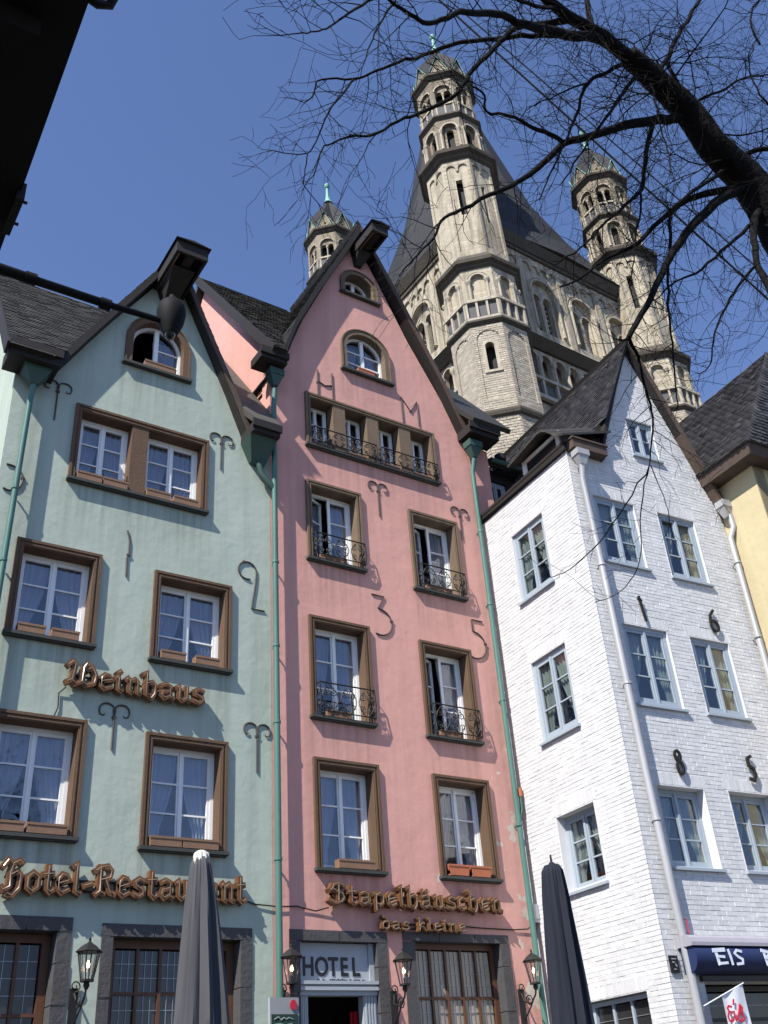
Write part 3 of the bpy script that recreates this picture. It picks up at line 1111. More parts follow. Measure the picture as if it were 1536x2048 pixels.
def ribbon(mb, pts, w, d0, d1):
    """a stroke of constant width pulled from depth d0 to d1, mitred at its corners"""
    n = len(pts)
    L, R = [], []
    closed = abs(pts[0][0]-pts[-1][0]) < 1e-6 and abs(pts[0][1]-pts[-1][1]) < 1e-6
    for i in range(n):
        def dirn(a, b):
            v = Vector((pts[b][0]-pts[a][0], pts[b][1]-pts[a][1]))
            return v.normalized()
        if closed and i in (0, n-1):
            v0, v1 = dirn(n-2, n-1), dirn(0, 1)
        elif i == 0:
            v0 = v1 = dirn(0, 1)
        elif i == n-1:
            v0 = v1 = dirn(n-2, n-1)
        else:
            v0, v1 = dirn(i-1, i), dirn(i, i+1)
        t = (v0+v1)
        t = t.normalized() if t.length > 1e-4 else v0
        nn = Vector((-t.y, t.x))
        s = min(1.5, 1/max(.3, nn.dot(Vector((-v0.y, v0.x)))))
        e = 0 if 0 < i < n-1 or closed else w*.35*(1 if i else -1)
        c = Vector(pts[i]) + t*e
        L.append(c+nn*w/2*s)
        R.append(c-nn*w/2*s)
    i0 = len(mb.v)
    for i in range(n):
        for d in (d0, d1):
            mb.pt(L[i].x, d, L[i].y)
            mb.pt(R[i].x, d, R[i].y)
    for i in range(n-1):
        a, b = i0+4*i, i0+4*i+4
        mb.f += [[a, a+1, b+1, b], [a+2, b+2, b+3, a+3], [a, b, b+2, a+2], [a+1, a+3, b+3, b+1]]
    mb.f += [[i0, i0+2, i0+3, i0+1], [i0+4*n-4, i0+4*n-3, i0+4*n-1, i0+4*n-2]]


def gothic_sign(F, text, u0, u1, z0, cap, label, w=.073, d0=-.15, d1=-.05, tilt=0.0):
    """channel letters with a glass tube on each stroke, standing off the wall on a rail"""
    width = sum(GL[c][0]+.08 for c in text)-.08
    sx = (u1-u0)/width
    t = thing('shop_sign', label, 'sign', F.p(u0, 0, z0))
    x = 0
    for i, ch in enumerate(text):
        wd, st = GL[ch]
        if st:
            mb, nb = MB(F), MB(F)
            for q, s in enumerate(st):
                P = [(u0+(x+a)*sx, z0+b*cap+tilt*(x+a)) for a, b in s]
                ribbon(mb, P, w, d0+.003*q, d1-.002*q)
                nb.tube([(a, d0-.016, b) for a, b in P], .0085, 5)
            lt = mb.build('letter', 'sign_box', t)
            nb.build('neon_tube', 'neon_glass', lt, smooth=True)
        x += wd+.08
    rb = MB(F)
    rb.box(u0+.05, u1-.05, d1+.002, d1+.022, z0+.10*cap, z0+.10*cap+.025)
    rb.box(u0+.05, u1-.05, d1+.002, d1+.022, z0+.45*cap, z0+.45*cap+.025)
    for i in range(5):
        u = u0+.1+(u1-u0-.2)*i/4
        rb.box(u-.012, u+.012, d1+.022, -.001, z0+.10*cap, z0+.45*cap+.02)
    rb.build('rail', 'iron', t)
    return t


# ------------------------------------------------------------------ ground
g = MB()
g.poly([(-1500, -1500, 0), (1500, -1500, 0), (1500, 1500, 0), (-1500, 1500, 0)])
g.build('ground', 'paving', kind='structure')

# ------------------------------------------------------------------ the green house
FG = Fr((0, 13, 0), (1, 0, 0), (0, 1, 0))
GH = thing('green_house', 'narrow pale green plastered gabled house with brown stone window surrounds', 'house', (4.4, 13, 0))
g_out = [(2.25, 0), (6.69, 0), (6.69, 12.12), (6.17, 12.2), (5.86, 12.83), (5.28, 14.2), (4.72, 15.5), (3.7, 13.83), (3.2, 12.95), (2.86, 12.38), (2.25, 12.38)]
g_win = [(2.64, 3.86, 7.72, 9.17), (4.71, 5.97, 7.69, 9.12), (2.64, 3.87, 5.05, 6.60), (4.73, 5.95, 5.01, 6.56)]
holes = [rect(3.30, 5.44, 10.39, 11.74)]
holes += [rect(a+.06, b-.06, c-.02, d-.06) for a, b, c, d in g_win]
holes += [arch_poly(4.02, 5.02, 12.97, 13.57)]
holes += [rect(4.43, 6.24, 1.16, 3.94), rect(2.38, 3.80, .16, 3.98)]
mb = MB(FG)
mb.wall(g_out, holes, .3)
mb.build('wall', 'green_stucco', GH)
house_shell(FG, GH, 2.25, 6.67, 12.1, 5.6, 'green_stucco', (4.45, 7.2, 9.75, 12.35))
for i, (a, b, c, d) in enumerate(g_win):
    surround(FG, GH, a, b, c, d, .10, .10, 'brown_stone')
    casement(FG, GH, a+.1, b-.1, c, d-.1, .19, rs=i, gather=.5)
surround(FG, GH, 3.24, 5.50, 10.40, 11.81, .10, .11, 'brown_stone')
mb = MB(FG)
mb.box(4.17, 4.45, -.03, .24, 10.40, 11.70)
mb.build('mullion', 'brown_stone', GH)
casement(FG, GH, 3.34, 4.17, 10.40, 11.70, .18, rs=11, gather=.35)
casement(FG, GH, 4.45, 5.40, 10.40, 11.70, .18, rs=12, gather=.35)


def arch_window(F, root, u0, u1, z0, zs, rise, wj, mat, proj=.05, depth=.15, rs=0, open_left=False, cmat='curtain', sillmat='dark_sill', rows=2):
    mb = MB(F)
    mb.box(u0, u0+wj, -proj+.012, depth, z0, zs)
    mb.box(u1-wj, u1, -proj+.012, depth, z0, zs)
    ring(mb, u0+wj, u1-wj, zs, wj, -proj+.012, depth, rise-wj, 14)
    ring(mb, u0+.005, u1-.005, zs, .025, -proj-.006, 0, rise-.005, 14)
    mb.box(u0-.02, u0+.012, -proj-.006, 0, z0, zs)
    mb.box(u1-.012, u1+.02, -proj-.006, 0, z0, zs)
    mb.build('window_surround', mat, root)
    sb = MB(F)
    sb.box(u0-.05, u1+.05, -proj-.05, depth, z0-.05, z0)
    sb.build('window_sill', sillmat, root)
    a0, a1 = u0+wj, u1-wj
    r2 = rise-wj
    c = (a0+a1)/2
    fb = MB(F)
    fw = .05
    ring(fb, a0+fw, a1-fw, zs, fw, depth-.03, depth+.03, r2-fw, 14)
    fb.box(a0, a0+fw, depth-.03, depth+.03, z0, zs)
    fb.box(a1-fw, a1, depth-.03, depth+.03, z0, zs)
    fb.box(a0+fw, a1-fw, depth-.03, depth+.03, z0, z0+fw)
    fb.box(c-.04, c+.04, depth-.035, depth+.025, z0+fw, zs+r2-fw)
    lft = a0+fw if not open_left else c
    for q in range(rows):
        zz = z0+fw+(zs-z0)*(q+1)/rows*.92
        fb.box(lft+.002, a1-fw, depth-.02, depth+.02, zz-.013, zz+.013)
    w = fb.build('window', 'white_paint', root)
    R = (a1-a0)/2-fw
    for sg in ((-1, 1) if not open_left else (1,)):
        pts = [(c, depth, z0+fw), (c+sg*R, depth, z0+fw)]
        for i in range(9):
            a = PI/2*i/8
            pts.append((c+sg*R*math.cos(a), depth, zs+(r2-fw)*math.sin(a)))
        p = MB(F)
        p.poly(pts)
        p.build('pane', 'glass', w)
        if cmat:
            curtain(F, w, min(c, c+sg*R), max(c, c+sg*R), z0+.05, zs+r2*.7, depth+.16, sg, cmat, .35, rs+sg)
    return w


arch_window(FG, GH, 3.95, 5.09, 12.99, 13.57, .60, .11, 'brown_stone', rs=3, open_left=True)
# ground-floor stone frames, dark timber windows with leaded panes
def stone_frame(F, root, u0, u1, z0, z1, wl, wr_, wt, depth=.22, proj=.012):
    """door or shop-window frame of separate dark basalt blocks"""
    rr = random.Random(int(u0*50))
    def blk(a, b, c, d):
        m_ = MB(F)
        e = .006
        p = proj+rr.uniform(0, .012)
        m_.box(a+e, b-e, -p, depth, c+e, d-e)
        m_.build('stone', 'basalt', root)
    n = max(2, int((u1-u0)/.55))
    for i in range(n):
        blk(u0+(u1-u0)*i/n, u0+(u1-u0)*(i+1)/n, z1-wt, z1)
    for (a, b) in ((u0, u0+wl), (u1-wr_, u1)):
        z = z0
        while z < z1-wt-.05:
            zt = min(z1-wt, z+rr.uniform(.4, .62))
            if z1-wt-zt < .2:
                zt = z1-wt
            blk(a, b, z, zt)
            z = zt


def leaded_window(F, root, u0, u1, z0, z1, d, cols, rowz, glass, bar='brown_wood', fw=.10, nx=3, nz=4):
    mb = MB(F)
    mb.box(u0, u0+fw, d, d+.08, z0, z1)
    mb.box(u1-fw, u1, d, d+.08, z0, z1)
    mb.box(u0+fw, u1-fw, d, d+.08, z1-fw, z1)
    mb.box(u0+fw, u1-fw, d, d+.08, z0, z0+fw)
    a0, a1, b0, b1 = u0+fw, u1-fw, z0+fw, z1-fw
    w = (a1-a0)/cols
    for i in range(1, cols):
        mb.box(a0+w*i-.02, a0+w*i+.02, d+.004, d+.07, b0, b1)
    zs = [b0]+[z for z in rowz if b0 < z < b1]+[b1]
    for z in zs[1:-1]:
        mb.box(a0, a1, d+.012, d+.062, z-.02, z+.02)
    wd = mb.build('window', bar, root)
    for j in range(len(zs)-1):
        for i in range(cols):
            x0, x1 = a0+w*i+.02, a0+w*(i+1)-.02
            y0, y1 = zs[j]+.02, zs[j+1]-.02
            rr = random.Random(i*7+j*3+int(u0*9))
            tl = rr.uniform(-.006, .006)
            p = MB(F)
            p.poly([(x0, d+.04+tl, y0), (x1, d+.04-tl, y0), (x1, d+.04-tl*.5, y1), (x0, d+.04+tl, y1)])
            p.build('pane', glass, wd)
            lb = MB(F)
            for q in range(1, nx):
                lb.box(x0+(x1-x0)*q/nx-.004, x0+(x1-x0)*q/nx+.004, d+.028, d+.036, y0, y1)
            m_ = max(1, round((y1-y0)/.17))
            for q in range(1, m_):
                lb.box(x0, x1, d+.027, d+.035, y0+(y1-y0)*q/m_-.004, y0+(y1-y0)*q/m_+.004)
            lb.build('lead_came', 'lead', wd)
    return wd


stone_frame(FG, GH, 4.31, 6.38, .8, 4.06, .16, .18, .16)
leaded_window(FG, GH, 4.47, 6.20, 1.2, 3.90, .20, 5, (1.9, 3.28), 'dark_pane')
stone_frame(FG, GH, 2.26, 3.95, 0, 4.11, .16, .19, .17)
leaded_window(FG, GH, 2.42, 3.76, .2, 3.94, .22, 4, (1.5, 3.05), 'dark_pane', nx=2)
# main roof: ridge along the front, eaves in front of the wall, cross gable in the middle


def slab(F, poly, t0, t1, name, mat, parent):
    mb = MB(F)
    mb.prism(poly, t0, t1)
    return mb.build(name, mat, parent)


def roof_frame(X0, Yeave, Zeave, Yridge, Zridge):
    s = Vector((0, Yridge-Yeave, Zridge-Zeave))
    L = s.length
    s.normalize()
    n = Vector((0, s.z, -s.y))               # into the roof
    return Fr((X0, Yeave, Zeave), (1, 0, 0), n, s), L


FR, Lr = roof_frame(0, 12.45, 12.18, 15.55, 16.37)
sz = lambda z: max(0, (z-12.18)/FR.Z.z)
rf = slab(FR, [(2.02, 0), (2.66, 0), (2.74, sz(12.30)), (3.24, sz(13.22)), (3.68, sz(14.0)), (4.70, sz(15.78)), (4.70, Lr), (2.02, Lr)], 0, .10, 'roof', 'dark_wood', GH)
rf2 = slab(FR, [(6.66, 0), (6.66, Lr), (4.702, Lr), (4.702, sz(15.78)), (5.30, sz(14.36)), (5.90, sz(12.98)), (6.22, 0)], 0, .10, 'roof', 'slate', GH)
mb = MB()
mb.hexa([(2.02, 15.55, 16.24), (6.66, 15.55, 16.24), (6.66, 18.65, 12.05), (2.02, 18.65, 12.05), (2.02, 15.55, 16.37), (6.66, 15.55, 16.37), (6.66, 18.65, 12.18), (2.02, 18.65, 12.18)])
mb.build('rear_roof', 'slate', GH)
P = Pieces('slate', 'slate')
lay_slates(P, FR, [(1.99, -.05), (2.66, -.05), (3.24, sz(13.22)), (3.68, sz(14.0)), (4.70, sz(15.78)), (4.70, Lr), (2.0, Lr)], .22, .118, .022, rs=3)
P.build(rf, 'slate', 'slating', limit=220)
# gable end under the left verge
mb = MB()
for X in (2.25, 6.36):
    i = len(mb.v)
    for dx in (0, .3):
        for (Y, Z) in ((13.32, 12.1), (18.3, 12.1), (15.55, 16.2), (13.32, 13.2)):
            mb.pt(X+dx, Y, Z)
    mb.f += [[i, i+1, i+2, i+3], [i+7, i+6, i+5, i+4], [i, i+4, i+5, i+1], [i+1, i+5, i+6, i+2], [i+2, i+6, i+7, i+3], [i+3, i+7, i+4, i]]
mb.split('gable_end', 'green_stucco', GH)
mb = MB(FR)
mb.box(1.96, 2.0, -.03, .18, -.02, Lr)
mb.build('bargeboard', 'dark_wood', GH)


def gable_roof(root, pts_l, pts_r, apex, yf, yb, over, mat, smat, name='gable_roof', fascia='verge_wood', th=.10, rows_w=.2):
    """the two slopes of a cross gable: boards under slates, with verge boards along the front"""
    for side, pts in ((-1, pts_l), (1, pts_r)):
        chain = pts + [apex]
        mb = MB()
        for (a, b) in zip(chain, chain[1:]):
            ax, az, bx, bz = a[0], a[1], b[0], b[1]
            dx, dz = bx-ax, bz-az
            L = math.hypot(dx, dz)
            nx, nz = -dz/L*side*-1, dx/L*side*-1
            if nz > 0:
                nx, nz = -nx, -nz
            mb.hexa([(ax+nx*th, yf-over, az+nz*th), (bx+nx*th, yf-over, bz+nz*th), (bx+nx*th, yb, bz+nz*th), (ax+nx*th, yb, az+nz*th),
                     (ax, yf-over, az), (bx, yf-over, bz), (bx, yb, bz), (ax, yb, az)])
        rp = mb.build(name, mat, root)
        # verge board
        vb = MB()
        for (a, b) in zip(chain, chain[1:]):
            vb.hexa([(a[0], yf-over-.03, a[1]-.20), (b[0], yf-over-.03, b[1]-.20), (b[0], yf-over, b[1]-.20), (a[0], yf-over, a[1]-.20),
                     (a[0], yf-over-.03, a[1]+.03), (b[0], yf-over-.03, b[1]+.03), (b[0], yf-over, b[1]+.03), (a[0], yf-over, a[1]+.03)])
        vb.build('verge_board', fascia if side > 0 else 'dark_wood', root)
        sl = Pieces('slate', smat)
        for q, (a, b) in enumerate(zip(chain, chain[1:])):
            u = Vector((0, 1, 0)) if side > 0 else Vector((0, -1, 0))
            z = Vector((b[0]-a[0], 0, b[1]-a[1]))
            L = z.length
            z.normalize()
            n = z.cross(u) * -1
            if n.z > 0:
                n = -n
            O = Vector((a[0], 0, a[1]))
            Fs = Fr(O, u, n, z)
            y0, y1 = yf-over-.03, yb
            poly = rect(y0, y1, 0, L) if side > 0 else rect(-y1, -y0, 0, L)
            lay_slates(sl, Fs, poly, .22, .125, .02, rs=q+5)
        sl.build(rp, 'slate', 'slating', limit=40)


gable_roof(GH, [(2.50, 12.02), (2.74, 12.30), (3.24, 13.22), (3.68, 14.0)], [(6.24, 12.12), (5.90, 12.98), (5.30, 14.36)], (4.70, 15.78), 13, 15.4, .19, 'dark_wood', 'slate')


def eave_box(root, u0, u1, y0, y1, z0, z1, mat='dark_wood'):
    mb = MB()
    mb.box(u0, u1, y0, y1, z0, z1)
    mb.box(u0-.02, u1+.02, y0-.05, y0-.002, z1-.10, z1+.05)
    return mb.build('eave_box', mat, root)


eave_box(GH, 2.03, 2.80, 12.50, 12.99, 12.06, 12.30)
eave_box(GH, 6.12, 6.64, 12.50, 12.99, 11.98, 12.16)
hopper(FG, GH, 2.50, -.22, 11.78, .20, .40, 'dark_copper')
drainpipe(FG, GH, [(2.50, -.22, 11.8), (2.49, -.16, 11.5), (2.45, -.16, 7.0), (2.43, -.16, .1)], .045, brackets=((2.47, -.16, 9.9), (2.46, -.16, 8.7), (2.445, -.16, 6.5)))
mb = MB(FG)
mb.hexa([(6.28, -.10, 11.62), (6.52, -.10, 11.55), (6.52, 0, 11.55), (6.28, 0, 11.62), (6.12, -.40, 11.98), (6.64, -.40, 11.98), (6.64, 0, 11.98), (6.12, 0, 11.98)])
mb.build('rain_head', 'dark_copper', GH)
drainpipe(FG, GH, [(6.42, -.12, 11.60), (6.45, -.12, 11.42), (6.72, -.13, 11.12)], .06, 'dark_copper')
for c, a, b in ((2.92, 11.39, 12.15), (5.75, 11.34, 12.06), (6.44, 6.19, 6.93), (4.25, 6.26, 6.91)):
    ram_anchor(FG, GH, c, a, b, .215)
line_anchor(FG, GH, [[(4.23, 9.72), (4.275, 9.55), (4.275, 9.3), (4.25, 9.25), (4.26, 8.93)]])
line_anchor(FG, GH, [spiral((6.26, 9.50), .155, .165, math.radians(290), math.radians(-5), 18) + [(6.41, 9.30), (6.34, 8.83), (6.57, 8.83)]])
line_anchor(FG, GH, [[(2.33, 9.95)] + [(2.40+.19*math.cos(a), 10.15+.22*math.sin(a)) for a in [math.radians(x) for x in range(-90, 91, 20)]] + [(2.33, 10.37)]], .014)
# hoist hood over the gable top
def hoist_hood(root, u0, u1, y0, y1, z0, z1, ridge):
    mb = MB()
    t = .05
    mb.box(u0, u0+t, y0, y1, z0, z1)
    mb.box(u1-t, u1, y0, y1, z0, z1)
    mb.box(u0+t, u1-t, y0, y0+t, z0, z1)
    mb.box(u0+t, u1-t, y0+t, y1, z1-t, z1)
    m_ = (u0+u1)/2
    mb.prism([(u0-.04, z1+.002), (u1+.04, z1+.002), (m_, z1+ridge)], y0-.06, y1)
    h = mb.build('hoist_hood', 'dark_wood', root)
    b = MB()
    b.box(m_-.08, m_+.08, y0+.10, y1+.02, z0+.04, z1-.055)
    b.build('hoist_beam', 'dark_wood', h)
    s = MB()
    s.box(u0+.055, u0+.075, y0+.06, y1-.05, z0-.012, z0+.035)
    s.build('trim_strip', 'box_wood', h)


hoist_hood(GH, 4.35, 4.93, 11.90, 13.0, 14.86, 15.12, .05)
mb = MB(FG)
mb.hexa([(4.53, -.10, 14.5), (4.73, -.10, 14.5), (4.73, 0, 14.5), (4.53, 0, 14.5), (4.42, -.75, 14.86), (4.84, -.75, 14.86), (4.84, 0, 14.86), (4.42, 0, 14.86)])
mb.build('hoist_bracket', 'dark_wood', GH)

# ------------------------------------------------------------------ the pink house
FP = FG
PH = thing('pink_house', 'tall narrow salmon pink plastered gabled house between green and white ones', 'house', (9, 13, 0))
p_out = [(6.695, 0), (11.34, 0), (11.34, 11.8), (11.82, 11.8), (11.82, 13.66), (11.2, 13.8), (10.55, 15.0), (10.0, 16.0), (9.47, 17.15), (8.84, 18.42), (8.02, 16.76), (7.43, 15.46), (7.06, 14.4), (6.92, 13.95), (6.695, 13.9)]
p_win = [(7.40, 8.53, 10.03, 11.62), (9.60, 10.73, 9.94, 11.59), (7.38, 8.53, 7.20, 8.92), (9.58, 10.69, 7.17, 8.88), (7.39, 8.54, 4.90, 6.52), (9.60, 10.73, 4.91, 6.50)]
ops = [(7.54, 8.03), (8.30, 8.79), (9.06, 9.55), (9.82, 10.30)]
holes = [rect(7.50, 10.34, 12.40, 13.57)]
holes += [rect(a+.06, b-.06, c-.02, d-.06) for a, b, c, d in p_win]
holes += [arch_poly(8.38, 9.40, 14.56, 15.22, .47), arch_poly(8.44, 9.24, 16.69, 17.02, .37)]
holes += [rect(7.06, 8.38, 0, 3.96), rect(8.98, 10.64, 1.26, 4.00)]
mb = MB(FP)
mb.wall(p_out, holes, .3)
mb.build('wall', 'pink_stucco', PH)
house_shell(FP, PH, 6.72, 11.34, 13.6, 6.6, 'pink_stucco', (4.5, 6.86, 9.4, 12.1, 14.2, 16.35))
for i, (a, b, c, d) in enumerate(p_win):
    mt = 'brown_stone' if i > 3 else 'grey_brown_stone'
    surround(FP, PH, a, b, c, d, .10, .10, 'brown_stone' if i > 1 else 'grey_brown_stone')
    casement(FP, PH, a+.1, b-.1, c, d-.1, .20, rs=20+i, gather=.45, ajar=(24 if i in (0, 1, 3) else 0), glass='glass')
surround(FP, PH, 7.44, 10.40, 12.43, 13.63, .10, .10, 'grey_brown_stone')
for a, b in ((8.03, 8.30), (8.79, 9.06), (9.55, 9.82)):
    mb = MB(FP)
    mb.box(a, b, -.03, .2, 12.43, 13.53)
    mb.build('mullion', 'grey_brown_stone', PH)
for i, (a, b) in enumerate(ops):
    casement(FP, PH, a, b, 12.43, 13.53, .24, rs=40+i, cmat=None, fr=.035, st=.03)
arch_window(FP, PH, 8.32, 9.46, 14.58, 15.22, .53, .11, 'grey_brown_stone', rs=5, rows=2)
arch_window(FP, PH, 8.39, 9.29, 16.71, 17.02, .42, .10, 'grey_brown_stone', depth=.25, cmat=None, rows=1)
for a, b, c, d in p_win[:4]:
    grille(FP, PH, a+.11, b-.02, c+.02, .46 if c > 9 else .52)
grille(FP, PH, 7.56, 8.92, 12.45, .36, bays=4)
grille(FP, PH, 9.04, 10.36, 12.45, .36, bays=4)
stone_frame(FP, PH, 6.93, 8.53, 0, 4.07, .17, .19, .15)
stone_frame(FP, PH, 8.80, 10.79, .9, 4.09, .22, .19, .13)
leaded_window(FP, PH, 9.02, 10.60, 1.3, 3.96, .16, 5, (2.0, 3.22), 'lead_pane', fw=.08)
# doorway: grey timber frame with mouldings, fluted pilasters and open dark doorway
mb = MB(FP)
mb.box(7.10, 7.24, .06, .2, 0, 3.24)
mb.box(8.12, 8.34, .06, .2, 0, 3.24)
mb.box(7.10, 8.34, .03, .2, 3.24, 3.30)
mb.box(7.10, 8.34, -.01, .2, 3.30, 3.345)
mb.box(7.10, 8.34, .02, .2, 3.345, 3.375)
mb.box(7.10, 8.34, -.02, .2, 3.375, 3.42)
mb.box(8.26, 8.34, .08, .2, 3.42, 3.92)
mb.box(7.10, 7.16, .08, .2, 3.42, 3.92)
df = mb.build('door_frame', 'grey_board', PH)
for a0 in (7.115, 8.14):
    for q in range(4):
        fb = MB(FP)
        x = a0+.005+q*.046*(1.0 if a0 > 8 else .62)
        fb.box(x, x+.022, .045, .06, 0, 3.235)
        fb.build('flute', 'grey_board', df)
mb = MB(FP)
mb.box(7.24, 8.12, 1.6, 1.66, 0, 3.24)
mb.build('inner_door', 'black_paint', PH)
# roofs
FR2, Lr2 = roof_frame(0, 12.45, 13.98, 16.3, 19.1)
sz = lambda z: max(0, (z-13.98)/FR2.Z.z)
rf = slab(FR2, [(6.55, 0), (6.78, 0), (6.92, sz(14.40)), (7.18, sz(15.22)), (7.70, sz(16.36)), (8.22, sz(17.40)), (8.86, sz(18.74)), (8.86, Lr2), (6.55, Lr2)], 0, .10, 'roof', 'dark_wood', PH)
rf2 = slab(FR2, [(12.1, 0), (12.1, Lr2), (8.862, Lr2), (8.862, sz(18.74)), (9.62, sz(17.25)), (10.16, sz(16.15)), (10.66, sz(15.10)), (11.12, 0)], 0, .10, 'roof', 'slate', PH)
mb = MB()
mb.hexa([(6.55, 16.3, 18.97), (12.1, 16.3, 18.97), (12.1, 20.0, 13.9), (6.55, 20.0, 13.9), (6.55, 16.3, 19.1), (12.1, 16.3, 19.1), (12.1, 20.0, 14.03), (6.55, 20.0, 14.03)])
mb.build('rear_roof', 'slate', PH)
P = Pieces('slate', 'slate')
lay_slates(P, FR2, [(6.53, -.05), (6.78, -.05), (7.18, sz(15.22)), (7.70, sz(16.36)), (8.22, sz(17.40)), (8.86, sz(18.74)), (8.86, Lr2), (6.53, Lr2)], .22, .118, .022, rs=8)
P.build(rf, 'slate', 'slating', limit=220)
mb = MB()
for X in (6.72, 11.5):
    i = len(mb.v)
    for dx in (0, .3):
        for (Y, Z) in ((13.302, 13.5), (19.6, 13.5), (16.3, 18.92), (13.302, 14.86)):
            mb.pt(X+dx, Y, Z)
    mb.f += [[i, i+1, i+2, i+3], [i+7, i+6, i+5, i+4], [i, i+4, i+5, i+1], [i+1, i+5, i+6, i+2], [i+2, i+6, i+7, i+3], [i+3, i+7, i+4, i]]
mb.split('gable_end', 'pink_stucco', PH)
mb = MB(FR2)
mb.box(6.49, 6.53, -.03, .16, -.02, Lr2)
mb.build('bargeboard', 'dark_wood', PH)
gable_roof(PH, [(6.66, 13.72), (6.92, 14.40), (7.18, 15.22), (7.70, 16.36), (8.22, 17.40)], [(11.18, 13.86), (10.66, 15.10), (10.16, 16.15), (9.62, 17.25)], (8.86, 18.74), 13, 16.0, .2, 'dark_wood', 'slate')
eave_box(PH, 6.30, 6.84, 12.56, 12.99, 13.76, 13.94)
eave_box(PH, 11.06, 11.82, 12.56, 12.99, 13.68, 13.88)
hopper(FP, PH, 6.70, -.2, 13.36, .135, .36, 'dark_copper')
hopper(FP, PH, 11.28, -.2, 13.22, .15, .38, 'dark_copper')
drainpipe(FP, PH, [(6.70, -.2, 13.3), (6.70, -.15, 13.0), (6.71, -.15, .1)], .048, brackets=((6.705, -.15, 9.7), (6.705, -.15, 8.2), (6.705, -.15, 6.95), (6.705, -.15, 4.95)))
drainpipe(FP, PH, [(11.27, -.2, 13.2), (11.25, -.12, 12.9), (11.235, -.12, 8.0), (11.215, -.12, .1)], .048, brackets=((11.25, -.12, 11.5), (11.24, -.12, 9.9), (11.24, -.12, 8.0), (11.22, -.12, 5.8)))
drainpipe(FP, PH, [(11.335, -.13, 6.42), (11.335, -.13, 6.28)], .042, 'terracotta')
drainpipe(FP, PH, [(11.335, -.13, 6.279), (11.33, -.13, 6.05), (11.24, -.125, 5.85)], .036, 'dark_copper')
ram_anchor(FP, PH, 8.95, 11.28, 12.02, .215)
ram_anchor(FP, PH, 10.86, 11.26, 11.99, .215)
line_anchor(FP, PH, [[(7.73, 14.30), (7.73, 13.98), (7.73, 13.67)], [(7.73, 14.02), (7.89, 13.96), (8.05, 14.02)], [(8.055, 14.33), (8.06, 13.68)]], .014)
line_anchor(FP, PH, [[(9.70, 13.71), (9.69, 14.02), (9.69, 14.35), (9.90, 14.06), (10.08, 14.37), (10.085, 14.05), (10.09, 13.75)]], .014)
line_anchor(FP, PH, [[(8.65, 9.60), (8.91, 9.60), (8.77, 9.35)] + [(8.79+.25*math.cos(a), 9.09+.25*math.sin(a)) for a in [math.radians(x) for x in range(85, -131, -18)]]])
line_anchor(FP, PH, [[(11.08, 9.55), (10.83, 9.55), (10.83, 9.31)] + [(10.83+.27*math.cos(a), 9.04+.27*math.sin(a)) for a in [math.radians(x) for x in range(85, -125, -18)]]])
hoist_hood(PH, 8.70, 9.10, 12.1, 13.0, 17.88, 18.12, .05)
mb = MB(FP)
mb.hexa([(8.76, -.08, 17.60), (8.92, -.08, 17.60), (8.92, 0, 17.60), (8.76, 0, 17.60), (8.72, -.30, 17.88), (9.04, -.30, 17.88), (9.04, 0, 17.88), (8.72, 0, 17.88)])
mb.build('hoist_bracket', 'dark_wood', PH)

# ------------------------------------------------------------------ the white brick house (stands forward of the pink one)
AW = math.radians(-4.5)
CW = Vector((11.18, 10.22, 0))
UW = Vector((math.cos(AW), math.sin(AW), 0))
NW = Vector((-math.sin(AW), math.cos(AW), 0))
FW = Fr(CW, UW, NW)
DF = 2.82
FLW = Fr(CW + NW*DF, -NW, UW)                # its left flank; u = DF - depth
WH = thing('white_house', 'white painted brick corner house with slate roof and blue-grey windows', 'house', CW, AW)
w_out = [(0, 0), (3.62, 0), (3.62, 11.35), (3.44, 11.5), (3.36, 11.72), (2.2, 14.62), (2.08, 14.72), (1.98, 14.5), (.92, 11.95), (.75, 11.78), (0, 11.78)]
w_win = [(1.67, 2.35, 12.13, 13.0), (.42, 1.37, 9.60, 10.93), (1.90, 2.82, 9.57, 10.91), (.47, 1.46, 7.05, 8.44), (1.95, 2.87, 7.06, 8.43), (.49, 1.46, 4.58, 5.77), (1.96, 2.93, 4.58, 5.79)]
shop = rect(.62, 3.40, 0, 3.06)
holes = [rect(*w) for w in w_win] + [shop]
mb = MB(FW.shift(d=.014))
mb.wall([(max(.016, a), b) for a, b in w_out], holes, .28)
mb.build('wall', 'white_mortar', WH)
f_win = [(DF-1.92, DF-.93, 9.60, 11.0), (DF-1.92, DF-.92, 6.98, 8.42), (DF-1.88, DF-.90, 4.56, 5.73), (DF-1.87, DF-.51, 1.2, 3.02)]
f_out = [(0, 0), (DF, 0), (DF, 11.74), (0, 11.86)]
fh = [rect(*w) for w in f_win]
mb = MB(FLW.shift(d=.014))
mb.wall([(min(DF-.3, a), b) for a, b in f_out], fh, .28)
mb.build('side_wall', 'white_mortar', WH)
sold = [rect(a-.06, b+.06, d+.005, d+.205) for a, b, c, d in w_win]
sold2 = [rect(a-.06, b+.06, d+.005, d+.205) for a, b, c, d in f_win]
P = Pieces('brick', 'white_brick')
lay_bricks(P, FW.shift(d=.0150), w_out, holes, .205, .0665, .005, .0062, rs=2, soldier=sold)
lay_bricks(P, FLW.shift(d=.0150), f_out, fh, .205, .0665, .005, .006, rs=3, soldier=sold2)
P.build(WH, 'brick', 'brickwork', limit=300)
fb = MB(FW)
for z in (3.3, 6.4, 9.0, 11.5):
    fb.box(.3, 3.3, .34, 6.0, z-.12, z+.12)
fb.box(.31, 3.3, 2.4, 2.46, 0, 11.4)
fb.box(3.34, 3.60, .31, 7.0, 0, 11.3)
fb.box(.02, 3.3, 7.0, 7.2, 0, 11.3)
fb.build('floor_slab', 'interior', WH)


